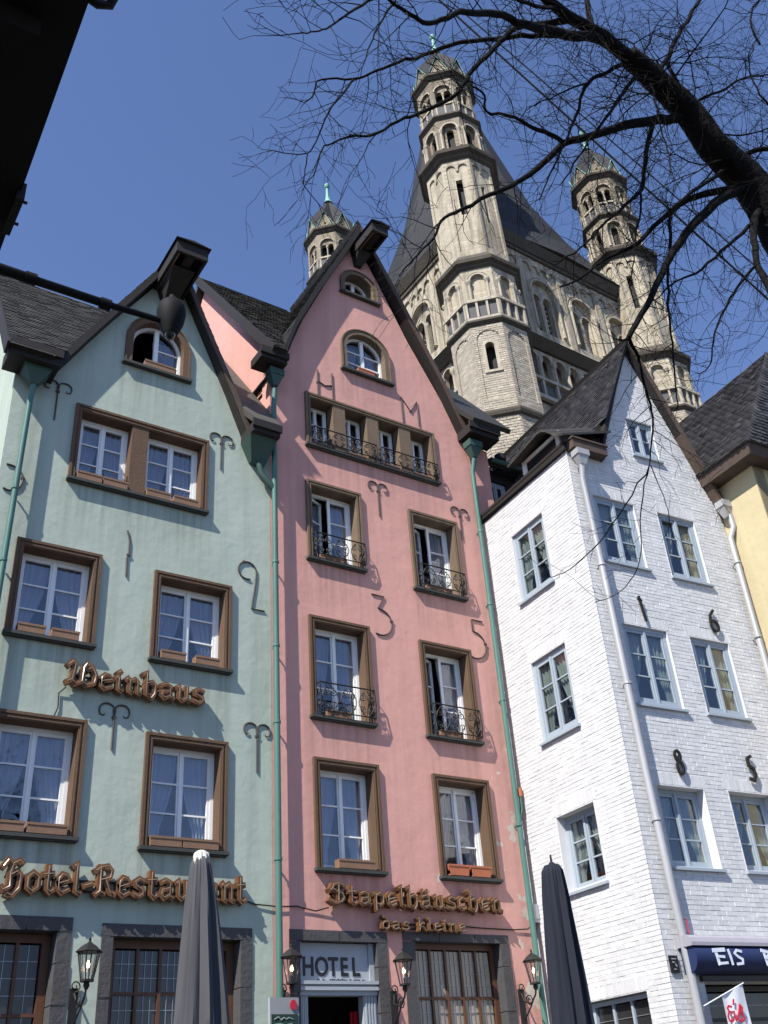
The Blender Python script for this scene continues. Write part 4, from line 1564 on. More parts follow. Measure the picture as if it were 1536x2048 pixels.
def jambs(F, root, a, b, c, d, depth, mat='white_brick'):
    mb = MB(F)
    mb.box(a-.001, a+.012, .004, depth, c, d)
    mb.box(b-.012, b+.001, .004, depth, c, d)
    mb.box(a+.012, b-.012, .004, depth, d-.012, d+.001)
    mb.build('window_reveal', mat, root)


def white_sill(F, root, a, b, z, depth):
    mb = MB(F)
    mb.hexa([(a-.03, -.045, z-.055), (b+.03, -.045, z-.055), (b+.03, depth, z-.055), (a-.03, depth, z-.055), (a-.03, -.045, z-.015), (b+.03, -.045, z-.015), (b+.03, depth, z), (a-.03, depth, z)])
    mb.build('window_sill', 'grey_blue_paint', root)


for i, (a, b, c, d) in enumerate(w_win):
    dp = .17 if d < 6 else .05
    jambs(FW, WH, a, b, c, d, dp+.06)
    white_sill(FW, WH, a, b, c, dp)
    casement(FW, WH, a+.012, b-.012, c, d-.012, dp, rows=2 if i == 0 else 3, mat='grey_blue_paint', cmat=None if i == 0 else ('beige_curtain'), rs=60+i, gather=.62, glass='white_house_glass', fr=.06, st=.05)
for i, (a, b, c, d) in enumerate(f_win[:3]):
    dp = .17 if d < 6 else .05
    jambs(FLW, WH, a, b, c, d, dp+.06)
    white_sill(FLW, WH, a, b, c, dp)
    casement(FLW, WH, a+.012, b-.012, c, d-.012, dp, rows=3, mat='grey_blue_paint', cmat='beige_curtain', rs=70+i, gather=.6, glass='white_house_glass', fr=.06, st=.05)
a, b, c, d = f_win[3]
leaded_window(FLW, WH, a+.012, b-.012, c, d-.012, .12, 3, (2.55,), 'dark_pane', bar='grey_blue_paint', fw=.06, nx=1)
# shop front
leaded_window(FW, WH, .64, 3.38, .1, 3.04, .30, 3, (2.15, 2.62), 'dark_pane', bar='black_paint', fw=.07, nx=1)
# roof: ridge running back, steep slopes that flare at the foot
def wroof(side, chain, d0, d1):
    mb = MB(FW)
    for (a, b) in zip(chain, chain[1:]):
        v = Vector((b[0]-a[0], b[1]-a[1])).normalized()
        n = Vector((v.y, -v.x)) if side < 0 else Vector((-v.y, v.x))
        t = .12
        mb.hexa([(a[0]+n.x*t, d0, a[1]+n.y*t), (b[0]+n.x*t, d0, b[1]+n.y*t), (b[0]+n.x*t, d1, b[1]+n.y*t), (a[0]+n.x*t, d1, a[1]+n.y*t),
                 (a[0], d0, a[1]), (b[0], d0, b[1]), (b[0], d1, b[1]), (a[0], d1, a[1])])
    return mb.build('roof', 'dark_wood', WH)


lc = [(-.02, 11.86), (.30, 11.92), (.66, 12.14), (.98, 12.62), (2.10, 15.02)]
rc = [(3.62, 11.52), (3.46, 11.86), (2.10, 15.02)]
r1 = wroof(-1, lc, .02, 7.0)
r2 = wroof(1, rc, -.16, 7.0)
sl = Pieces('scale', 'blue_slate')
for q, (a, b) in enumerate(zip(lc, lc[1:])):
    z = Vector((b[0]-a[0], b[1]-a[1]))
    zw = (UW*z.x + Vector((0, 0, 1))*z.y).normalized()
    uw = -NW
    nw_ = zw.cross(uw)*-1
    if nw_.z > 0:
        nw_ = -nw_
    Fs = Fr(FW.p(a[0], 0, a[1]), uw, nw_, zw)
    lay_slates(sl, Fs, rect(-6.0 if q == 3 else -4.2, .18 if q == 3 else -.02, 0, z.length), .13, .09, .030, rs=q+20, jit=.16)
sl.build(r1, 'slate', 'slating', limit=300)
# verge boards of the gable
for chain, nm in (([(.80, 11.80), (.98, 12.46), (2.10, 14.96)], 'l'), ([(3.56, 11.36), (3.46, 11.66), (2.10, 14.96)], 'r')):
    vb = MB(FW)
    for a, b in zip(chain, chain[1:]):
        lo, hi, fr0 = (-.10, .05, -.10) if nm == 'l' else (-.16, .08, -.19)
        vb.hexa([(a[0], fr0, a[1]+lo), (b[0], fr0, b[1]+lo), (b[0], .02, b[1]+lo), (a[0], .02, a[1]+lo), (a[0], fr0, a[1]+hi), (b[0], fr0, b[1]+hi), (b[0], .02, b[1]+hi), (a[0], .02, a[1]+hi)])
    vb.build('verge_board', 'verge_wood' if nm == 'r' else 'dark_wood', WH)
mb = MB(FW)
mb.box(.02, .80, -.20, -.002, 11.72, 11.90)
mb.box(0, .82, -.23, .02, 11.90, 11.935)
mb.build('eave_box', 'verge_wood', WH)
mb = MB(FLW)
mb.box(-.05, DF+.04, -.06, .02, 11.86, 11.92)
mb.hexa([(-.05, -.05, 11.80), (DF+.03, -.05, 11.745), (DF+.03, .02, 11.745), (-.05, .02, 11.80), (-.05, -.05, 11.86), (DF+.03, -.05, 11.86), (DF+.03, .02, 11.86), (-.05, .02, 11.86)])
mb.build('coping', 'dark_wood', WH)
# swept dormer above the flank
dm = MB(FW)
x = .12
dm.box(x, x+.6, .20, 1.36, 11.86, 12.36)
do = dm.build('dormer', 'grey_blue_paint', WH)
pn = MB(FW)
pn.box(x-.012, x-.002, .32, 1.24, 11.98, 12.28)
pn.build('pane', 'dark_pane', do)
fr_ = MB(FW)
for (d0, d1, z0, z1) in ((.20, .31, 11.9, 12.36), (1.25, 1.36, 11.9, 12.36), (.31, 1.25, 12.29, 12.36), (.31, 1.25, 11.9, 11.97)):
    fr_.box(x-.035, x-.001, d0, d1, z0, z1)
fr_.build('window_frame', 'white_paint', do)
mb = MB(FW)
nn = 12
sec = []
for i in range(nn+1):
    d = -.16+1.66*i/nn
    t = min(1, max(0, (d+.16)/.62))
    sec.append((d, 11.985 + .46*t*t*(3-2*t) - .13*max(0, d-.55)))
for (d0, z0), (d1, z1) in zip(sec, sec[1:]):
    mb.hexa([(-.16, d0, z0-.05), (-.16, d1, z1-.05), (1.05, d1, z1+.35), (1.05, d0, z0+.35), (-.16, d0, z0), (-.16, d1, z1), (1.05, d1, z1+.40), (1.05, d0, z0+.40)])
mb.build('dormer_roof', 'slate', WH, smooth=True)
hopper(FW, WH, .16, -.17, 11.36, .12, .30, 'grey_pipe')
drainpipe(FW, WH, [(.16, -.17, 11.4), (.17, -.10, 11.1), (.21, -.10, 9.0), (.24, -.10, 6.0), (.30, -.10, 3.2), (.33, -.10, .1)], .058, 'grey_pipe', brackets=((.20, -.10, 9.4), (.23, -.10, 7.3), (.255, -.10, 5.2)))
hopper(FW, WH, 3.56, -.17, 11.05, .13, .34, 'grey_pipe')
drainpipe(FW, WH, [(3.60, -.20, 11.1), (3.62, -.20, 10.85), (3.54, -.12, 10.62), (3.50, -.12, .1)], .058, 'grey_pipe', brackets=((3.53, -.12, 10.1), (3.52, -.12, 8.6)))


def num(F, root, strokes, w=.05):
    mb = MB(F)
    for q, s in enumerate(strokes):
        ribbon(mb, s, w*(1 if q == 0 else .95), -.05-.003*q, -.02)
    mb.box(strokes[0][0][0]-.01, strokes[0][0][0]+.01, -.03, .02, strokes[0][0][1]-.02, strokes[0][0][1])
    return mb.build('house_numeral', 'iron', root)


num(FW, WH, [[(.95, 8.97), (.975, 8.72), (1.0, 8.54)], [(.93, 8.93), (.985, 8.90)]], .04)
num(FW, WH, [[(2.64, 9.0), (2.55, 8.9), (2.52, 8.76)] + [(2.60+.085*math.cos(a), 8.70+.10*math.sin(a)) for a in [math.radians(x) for x in range(150, 511, 30)]]], .045)
num(FW, WH, [[(1.02+.055*math.cos(a), 6.24+.08*math.sin(a)) for a in [math.radians(x) for x in range(0, 361, 30)]], [(1.03+.06*math.cos(a), 6.05+.10*math.sin(a)) for a in [math.radians(x) for x in range(90, 451, 30)]]], .04)
num(FW, WH, [[(2.62, 6.38), (2.54, 6.34), (2.53, 6.22), (2.62, 6.18), (2.64, 6.08), (2.58, 5.98), (2.50, 6.0)]], .05)
# wall of the neighbour on the right
YH = thing('yellow_house', 'cream yellow house with hipped slate roof beyond the white brick house', 'house', FW.p(3.64, -.95, 0), AW)
FY = Fr(FW.p(3.64, 3.0, 0), -NW, UW)         # flank seen from the left, u = 3.0 - depth
mb = MB(FY)
mb.wall([(0, 0), (3.95, 0), (3.95, 11.78), (0, 11.78)], [], .3)
mb.build('side_wall', 'yellow_stucco', YH)
FYF = Fr(FW.p(3.64, -.95, 0), UW, NW)
mb = MB(FYF)
yw = [rect(.9, 1.9, 8.2, 9.8), rect(2.9, 3.9, 8.2, 9.8), rect(.9, 1.9, 5.0, 6.6), rect(2.9, 3.9, 5.0, 6.6)]
mb.wall([(.002, 0), (5.0, 0), (5.0, 11.78), (.002, 11.78)], yw, .3)
mb.build('wall', 'yellow_stucco', YH)
for q, h in enumerate(yw):
    casement(FYF, YH, h[0][0], h[1][0], h[0][1], h[2][1], .12, rs=90+q)
mb = MB(FYF)
mb.box(4.7, 5.0, .31, 6, 0, 11.78)
mb.box(.3, 4.7, 5.7, 6, 0, 11.78)
mb.build('rear_wall', 'yellow_stucco', YH)
mb = MB(FYF)
z0, z1 = 11.78, 11.98
mb.hexa([(-.34, -.30, z0), (5.2, -.30, z0), (5.2, 0.0, z0), (-.34, 0.0, z0), (-.38, -.36, z1), (5.2, -.36, z1), (5.2, .05, z1), (-.38, .05, z1)])
mb.hexa([(-.34, .002, z0), (.05, .002, z0), (.05, 4.2, z0), (-.34, 4.2, z0), (-.38, .052, z1), (.05, .052, z1), (.05, 4.2, z1), (-.38, 4.2, z1)])
mb.build('eave_box', 'verge_wood', YH)
e0, e1 = (-.42, -.40, 11.99), (5.6, -.40, 11.99)
ap = (1.95, .22, 15.35)
mb = MB(FYF)
mb.hexa([(-.42, -.40, 11.99), (4.6, -.40, 11.99), (4.6, 6.2, 11.99), (-.42, 6.2, 11.99), ap, (2.3, .22, 15.35), (2.3, 6.2, 15.35), (1.95, 6.2, 15.35)])
yr = mb.build('roof', 'blue_slate', YH)
zw = (FYF.U*(ap[0]-e0[0]) + Vector((0, 0, 1))*(ap[2]-e0[2])).normalized()
Lz = math.hypot(ap[0]-e0[0], ap[2]-e0[2])
nw_ = zw.cross(-NW)*-1
nw_ = -nw_ if nw_.z > 0 else nw_
Fs = Fr(FYF.p(-.42, 0, 11.99), -NW, nw_, zw)
sl = Pieces('scale', 'blue_slate')
lay_slates(sl, Fs, [(-5.5, 0), (.40, 0), (-.22, Lz), (-5.5, Lz)], .15, .105, .032, rs=44, jit=.16)
zf = (Vector((0, 0, 1))*(ap[2]-e0[2]) + NW*(.62)).normalized()
nf = zf.cross(UW)*-1
nf = -nf if nf.dot(NW) < 0 else nf
Ff = Fr(FYF.p(0, -.40, 11.99), UW, nf, zf)
lay_slates(sl, Ff, [(-.42, 0), (4.5, 0), (2.3, 3.41), (1.95, 3.41)], .15, .105, .032, rs=45, jit=.16)
sl.build(yr, 'slate', 'slating', limit=300)

# ------------------------------------------------------------------ low rear building glimpsed between the pink and white houses
AH = thing('annex', 'small dark dormer building with old tiles squeezed behind the white house', 'house', (12.6, 13.4, 0))
FA = Fr((0, 13.32, 0), (1, 0, 0), (0, 1, 0))
mb = MB(FA)
mb.wall(rect(11.84, 13.6, 0, 13.5), [rect(11.98, 12.52, 12.5, 13.22)], .2)
mb.box(13.4, 13.6, .21, 3, 0, 13.5)
mb.build('wall', 'dark_wood', AH)
casement(FA, AH, 11.98, 12.52, 12.5, 13.22, .05, rows=1, mat='grey_blue_paint', cmat=None, glass='dark_pane', fr=.06)
s = Vector((0, 1.5, 1.3)).normalized()
FRA = Fr((0, 13.05, 13.52), (1, 0, 0), (0, s.z, -s.y), s)
rf = slab(FRA, rect(11.84, 13.9, 0, 2.2), 0, .08, 'roof', 'old_tile', AH)
P = Pieces('slate', 'old_tile')
lay_slates(P, FRA, rect(11.84, 13.9, -.03, 1.6), .17, .12, .03, rs=3)
P.build(rf, 'roof_tile', 'tiling', limit=150)
mb = MB()
mb.tube([(11.9, 13.0, 13.50), (13.9, 13.0, 13.50)], .06, 8)
mb.build('gutter', 'dark_copper', AH, smooth=True)
mb = MB()
mb.lathe([(.10, 0), (.10, .14), (.13, .16), (.13, .30), (.10, .32)], 12, (12.88, 13.75, 14.08))
mb.build('chimney_pot', 'dark_wood', AH, smooth=True)
mb = MB()
mb.lathe([(.09, 0), (.09, .08), (.07, .10)], 10, (12.52, 13.7, 14.02))
mb.lathe([(.07, 0), (.07, .08), (.05, .10)], 10, (12.66, 13.8, 14.06))
mb.build('vent_cap', 'dark_wood', AH, smooth=True)

# ------------------------------------------------------------------ house close by on the left with a deep eave, its shade put into the colour
LH = thing('near_house', 'black shaded eave of the near building cutting the sky opposite the tree', 'house', (-3, 0, 0))
mb = MB()
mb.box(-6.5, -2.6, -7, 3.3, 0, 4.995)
mb.build('wall', 'shaded_house', LH)
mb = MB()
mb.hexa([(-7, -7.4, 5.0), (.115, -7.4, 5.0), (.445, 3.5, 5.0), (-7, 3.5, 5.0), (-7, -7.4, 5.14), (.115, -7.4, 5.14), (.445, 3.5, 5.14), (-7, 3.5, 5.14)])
mb.build('eave', 'shaded_house', LH)
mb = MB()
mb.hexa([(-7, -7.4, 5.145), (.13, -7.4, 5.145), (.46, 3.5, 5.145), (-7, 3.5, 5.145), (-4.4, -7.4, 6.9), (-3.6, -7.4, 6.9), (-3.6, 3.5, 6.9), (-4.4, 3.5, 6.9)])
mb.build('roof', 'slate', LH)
for i in range(8):                            # rafter feet under the eave
    y = -2.5+i*.8
    mb = MB()
    mb.box(-2.595, .22+.03*y, y-.05, y+.05, 4.90, 4.998)
    mb.build('rafter', 'shaded_house', LH)
mb = MB()
mb.tube([(.36, 2.13, 5.07), (.44, 2.14, 5.06), (.478, 2.13, 5.07), (.49, 2.08, 5.11), (.49, 1.90, 5.17)], .018, 8)
mb.build('gutter_hook', 'iron', LH, smooth=True)
mb = MB()
mb.box(.415, .447, 3.02, 3.24, 4.95, 5.045)
for y in (3.06, 3.19):
    mb.tube([(.44, y, 4.98), (.466, y, 4.98)], .007, 6)
mb.build('eave_bracket', 'iron', LH)
# lamp on a long arm
LA = thing('street_lamp', 'dark dome street lamp hanging at the end of a long iron arm', 'lamp', (-4.4, 5.3, 0))
mb = MB()
mb.tube([(-4.4, 5.42, 7.0), (.6, 5.59, 7.0), (.95, 5.585, 7.0), (.96, 5.585, 7.0), (1.50, 5.575, 7.0), (1.51, 5.575, 7.0), (1.93, 5.57, 7.02)], [.055, .042, .040, .034, .033, .026, .024], 10)
mb.build('arm', 'lamp_iron', LA, smooth=True)
for X in (.96, 1.51):
    b = MB()
    b.tube([(X-.04, 5.58, 7.0), (X+.04, 5.58, 7.0)], .046, 10)
    b.build('collar', 'lamp_iron', LA, smooth=True)
mb = MB()
mb.lathe([(.05, -.15), (.074, -.10), (.100, -.03), (.113, .05), (.111, .10), (.096, .15), (.065, .185), (.035, .20), (.024, .25)], 20, (2.02, 5.57, 7.06))
mb.build('shade', 'lamp_iron', LA, smooth=True)
mb = MB()
mb.lathe([(.012, -.20), (.03, -.185), (.045, -.148)], 14, (2.02, 5.57, 7.06))
mb.build('lens', 'dim_glass', LA, smooth=True)
mb = MB()
mb.tube([(-4.4, 5.3, 0), (-4.4, 5.3, 7.5), (-4.4, 5.3, 19.4)], [.17, .13, .08], 12)
mb.build('mast', 'iron', LA, smooth=True)

# ------------------------------------------------------------------ the church tower behind
CH = thing('church_tower', 'huge pale stone round-arched crossing tower with octagonal corner turrets and dark spire', 'church tower', (33.0, 34.9, 0))
LX, LY = .735, -.678


def warp(p):                                  # the old tower leans a little
    kk = .021*(58-p.z)
    return Vector((p.x+LX*kk-.05, p.y+LY*kk+.05, p.z))


def cmb(F=WORLD):
    return MB(F, warp)


def face_frame(ax, a, kf):
    an = kf*PI/4
    n = Vector((math.cos(an), math.sin(an), 0))
    return Fr(Vector((ax[0], ax[1], 0))+n*a, Vector((-n.y, n.x, 0)), -n)


C8 = math.cos(PI/8)


def oct_ring(mb, ax, prof):
    mb.lathe([(r/C8, z) for r, z in prof], 8, (ax[0], ax[1], 0), PI/8)


def lombard(h, zb, zs, n=2, drop=.16):
    """recessed field whose head is a row of n little hanging arches"""
    w = 2*h/n
    g_ = w*.13
    pts = [(-h, zb), (h, zb)]
    for i in range(n):
        r_ = h-i*w
        l_ = r_-w
        x1, x0 = (r_-(g_ if i else 0)), (l_+(g_ if i < n-1 else 0))
        if i:
            pts += [(x1, zs-drop)]
        c, rr = (x0+x1)/2, (x1-x0)/2
        pts += [(c+rr*math.cos(PI*q/6), zs+rr*math.sin(PI*q/6)) for q in range(7)]
        if i < n-1:
            pts += [(x0, zs-drop), (l_, zs-drop*1.7)]
    return pts


def turret(ax, label, lower=True):
    FACES = (3, 4, 5, 6, 7)
    T = cmb()
    D = cmb()                                 # near-black cores, the shade inside the openings put into their colour
    K = cmb()                                 # columns and arch mouldings
    S = cmb()                                 # cornices
    B = cmb()                                 # balustrade bars
    BP = cmb()                                # balustrade panels
    UP = cmb()                                # weathered upper stages
    A = cmb()                                 # arch mouldings
    rA = lambda *a_, **k_: (setattr(A, 'F', K.F), ring(A, *a_, **k_))
    tan8 = math.tan(PI/8)

    def panel(mb, a, kf, z0, z1, holes, t):
        F = face_frame(ax, a, kf)
        w = a*tan8
        mb.F = F
        mb.wall([(-w, z0), (w, z0), (w, z1), (-w, z1)], holes, t)
        return F, w

    def stage(mb, a, z0, z1, fn, t):
        for kf in range(8):
            panel(mb, a, kf, z0, z1, fn(kf, a*tan8) if kf in FACES else [], t)
    core = lambda mb, a, z0, z1: (setattr(mb, 'F', WORLD), oct_ring(mb, ax, [(a, z0), (a, z1)]))
    # belfry
    a = 1.56
    stage(UP, a, 50.95, 53.6, lambda kf, w: [arch_poly(-.46, .46, 51.25, 52.42)], .12)
    stage(UP, a-.12, 50.95, 53.6, lambda kf, w: [arch_poly(-.43, -.05, 51.25, 52.28), arch_poly(.05, .43, 51.25, 52.28)], .25)
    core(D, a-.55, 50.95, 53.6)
    for kf in FACES:
        F = face_frame(ax, a, kf)
        K.F = F
        rA(-.46, .46, 52.42, .07, -.03, .03)
        K.lathe([(.06, 0), (.045, .06), (.045, .80), (.09, .90), (.09, 1.0)], 8, (0, .10, 51.25))
        B.F = F
        B.box(-.55, .55, -.07, .1, 51.08, 51.22)
        for x in (-.5, .0, .5):
            B.box(x-.05, x+.05, -.04, .1, 50.2, 51.08)
        BP.F = F
        BP.box(-.6, .6, .0, .08, 50.15, 51.08)
    core(UP, a-.02, 50.0, 50.95)
    S.F = WORLD
    oct_ring(S, ax, [(1.58, 53.42), (1.68, 53.52), (1.70, 53.62), (1.83, 53.70), (1.85, 53.86), (1.60, 53.92)])
    oct_ring(S, ax, [(1.55, 49.75), (1.70, 49.88), (1.80, 49.96), (1.79, 50.10), (1.57, 50.16)])
    core(UP, 1.54, 49.7, 50.2)
    # gables and folded roof
    tip = 55.45
    ga = 1.56
    G = cmb()
    R = cmb()
    CE = cmb()
    for kf in range(8):
        F = face_frame(ax, ga, kf)
        w = ga*tan8
        G.F = F
        G.wall([(-w, 53.92), (w, 53.92), (0, tip)], [[(.09*math.cos(PI*q/4), 54.40+.09*math.sin(PI*q/4)) for q in range(8)]], .16)
        D.F = F
        D.box(-.3, .3, .17, .2, 54.0, 54.7)  # dark sheet for the shade behind the round hole
        R.F = F
        R.poly([(-w-.03, .05, 53.98), (0, -.10, tip+.06), (0, ga, 58.45)])
        R.poly([(w+.03, .05, 53.98), (0, ga, 58.45), (0, -.10, tip+.06)])
        CE.F = F
        CE.tube([(-w-.02, -.03, 53.96), (0, -.13, tip+.05), (w+.02, -.03, 53.96)], .026, 5)
        K.F = F
        K.tube([(-w+.16, -.01, 54.06), (0, -.01, tip-.34), (w-.16, -.01, 54.06)], .03, 5)
    FIN = cmb()
    FIN.lathe([(.34, 58.05), (.20, 58.35), (.12, 58.9), (.085, 59.6), (.06, 59.7)], 10, (ax[0], ax[1], 0))
    FIN.lathe([(.02, 59.66), (.15, 59.74), (.21, 59.90), (.15, 60.06), (.02, 60.14)], 12, (ax[0], ax[1], 0))
    # second stage: blind arcade with columns
    a = 1.60
    stage(UP, a, 46.7, 49.8, lambda kf, w: [arch_poly(-.40, .40, 47.3, 48.95)], .20)
    stage(UP, a-.20, 46.7, 49.8, lambda kf, w: [arch_poly(-.20, .20, 47.45, 48.85)], .15)
    core(D, a-.5, 46.7, 49.8)
    for kf in FACES:
        F = face_frame(ax, a, kf)
        K.F = F
        rA(-.40, .40, 48.95, .10, -.05, .06)
        for x in (-.5, .5):
            K.lathe([(.10, 0), (.07, .08), (.065, 1.30), (.13, 1.50), (.13, 1.6)], 8, (x, -.02, 47.3))
    S.F = WORLD
    oct_ring(S, ax, [(1.74, 46.02), (1.92, 46.16), (1.95, 46.30), (2.16, 46.42), (2.20, 46.62), (2.12, 46.72), (1.62, 47.25)])
    # third stage: tall, pilasters, hanging arches, slit windows
    a = 1.76
    stage(T, a, 38.6, 46.2, lambda kf, w: [lombard(w-.16, 39.2, 45.45)], .09)
    stage(T, a-.09, 38.6, 46.2, lambda kf, w: [rect(-.17, .17, 41.9, 44.55)] if kf % 2 else ([rect(-.12, .12, 41.4, 44.2)] if kf == 6 else []), .25)
    core(D, a-.5, 38.6, 46.2)
    S.F = WORLD
    oct_ring(S, ax, [(1.80, 37.72), (1.96, 37.84), (1.99, 37.96), (2.16, 38.04), (2.19, 38.24), (2.10, 38.32), (1.76, 38.85)])
    parts = [('upper_stage', UP, 'church_weathered'), ('louvre_and_shade', D, 'louvre_and_shade'), ('column', K, 'church_trim'), ('arch_moulding', A, 'church_trim'), ('cornice', S, 'church_dark'), ('gable', G, 'church_weathered'), ('roof', R, 'spire_slate'), ('copper_edge', CE, 'copper'), ('finial', FIN, 'copper')]
    if lower:
        # fourth stage: blind arches on columns
        a = 1.84
        stage(T, a, 35.5, 37.8, lambda kf, w: [arch_poly(-.36, .36, 35.6, 37.0)], .14)
        core(T, a-.15, 35.0, 37.8)
        for kf in FACES:
            F = face_frame(ax, a, kf)
            K.F = F
            rA(-.36, .36, 37.0, .10, -.05, .03)
            rA(-.52, .52, 37.0, .035, -.03, .0)
            for x in (-.45, .45):
                K.lathe([(.10, 0), (.07, .06), (.065, 1.12), (.15, 1.32), (.15, 1.42)], 8, (x, -.03, 35.58))
            F = face_frame(ax, 1.96, kf)
            w = 1.96*tan8
            B.F = F
            B.box(-w-.02, w+.02, -.10, .10, 35.42, 35.60)
            for q in range(4):
                x = -w+.05+(2*w-.1)*q/3
                B.box(x-.055, x+.055, -.06, .08, 34.45, 35.42)
            B.box(-w, w, -.05, .12, 34.28, 34.45)
            BP.F = F
            BP.box(-w, w, .06, .12, 34.45, 35.42)
        S.F = WORLD
        oct_ring(S, ax, [(1.86, 34.02), (1.98, 34.1), (2.06, 34.16), (2.06, 34.28), (1.9, 34.285)])
        # fifth stage: coursed stone with a recessed field, slit window
        a = 1.86
        fld = lambda kf, w: [arch_poly(-w+.22, w-.22, 29.6, 33.15)]
        slit = lambda kf, w: [arch_poly(-.21, .21, 31.25, 32.75)] if kf == 5 else []
        stage(T, a, 28.7, 34.1, fld, .06)
        stage(T, a-.06, 28.7, 34.1, slit, .35)
        core(D, a-.55, 28.7, 34.1)
        st_ = Pieces('stone', 'church_block', warp)
        for kf in (4, 5, 6):
            w = a*tan8
            hs = fld(kf, w)
            lay_bricks(st_, face_frame(ax, a+.004, kf), rect(-w, w, 28.9, 34.0), hs, .34, .13, .012, .018, rs=kf)
            inner = hs[0]
            lay_bricks(st_, face_frame(ax, a-.056, kf), inner, slit(kf, w), .30, .13, .012, .016, rs=kf+10)
            lay_bricks(st_, face_frame(ax, 1.864, kf), rect(-w, w, 26.0, 28.5), [], .30, .15, .016, .03, rs=kf+20)
        for kf in (5,):
            K.F = face_frame(ax, a-.06, kf)
            rA(-.21, .21, 32.75, .16, -.035, .02)
            K.box(-.37, -.21, -.03, .02, 31.25, 32.75)
            K.box(.21, .37, -.03, .02, 31.25, 32.75)
            K.box(-.42, .42, -.08, .05, 31.12, 31.25)
        for kf in FACES:
            K.F = face_frame(ax, 1.86, kf)
            rA(-.52, .52, 27.35, .04, -.045, .0)
        S.F = WORLD
        oct_ring(S, ax, [(1.88, 28.45), (2.02, 28.55), (2.06, 28.7), (2.05, 28.82), (1.88, 28.95)])
        core(T, 1.86, 10, 28.6)
        parts += [('balustrade', B, 'church_trim'), ('balustrade_panel', BP, 'balustrade_panel')]
    else:
        parts += [('balustrade', B, 'church_trim'), ('balustrade_panel', BP, 'balustrade_panel')]
        core(T, 1.75, 10, 38.7)
    t = T.build('turret', 'church_stone', CH, label=label)
    for nm, mb_, mt in parts:
        if mb_.f:
            if nm in ('column', 'arch_moulding', 'cornice', 'gable', 'balustrade', 'balustrade_panel', 'louvre_and_shade', 'copper_edge'):
                mb_.split(nm, mt, t)
            else:
                mb_.build(nm, mt, t, weld=(nm == 'roof'))
    if lower:
        st_.build(t, 'stone', 'stonework', limit=300 if ax[0] < 30 else 0)


turret((26.25, 28.15), 'nearest corner turret, the tallest in view')
turret((39.55, 28.85), 'right corner turret behind the branches')
turret((26.25, 41.55), 'left corner turret seen over the pink gable', lower=False)


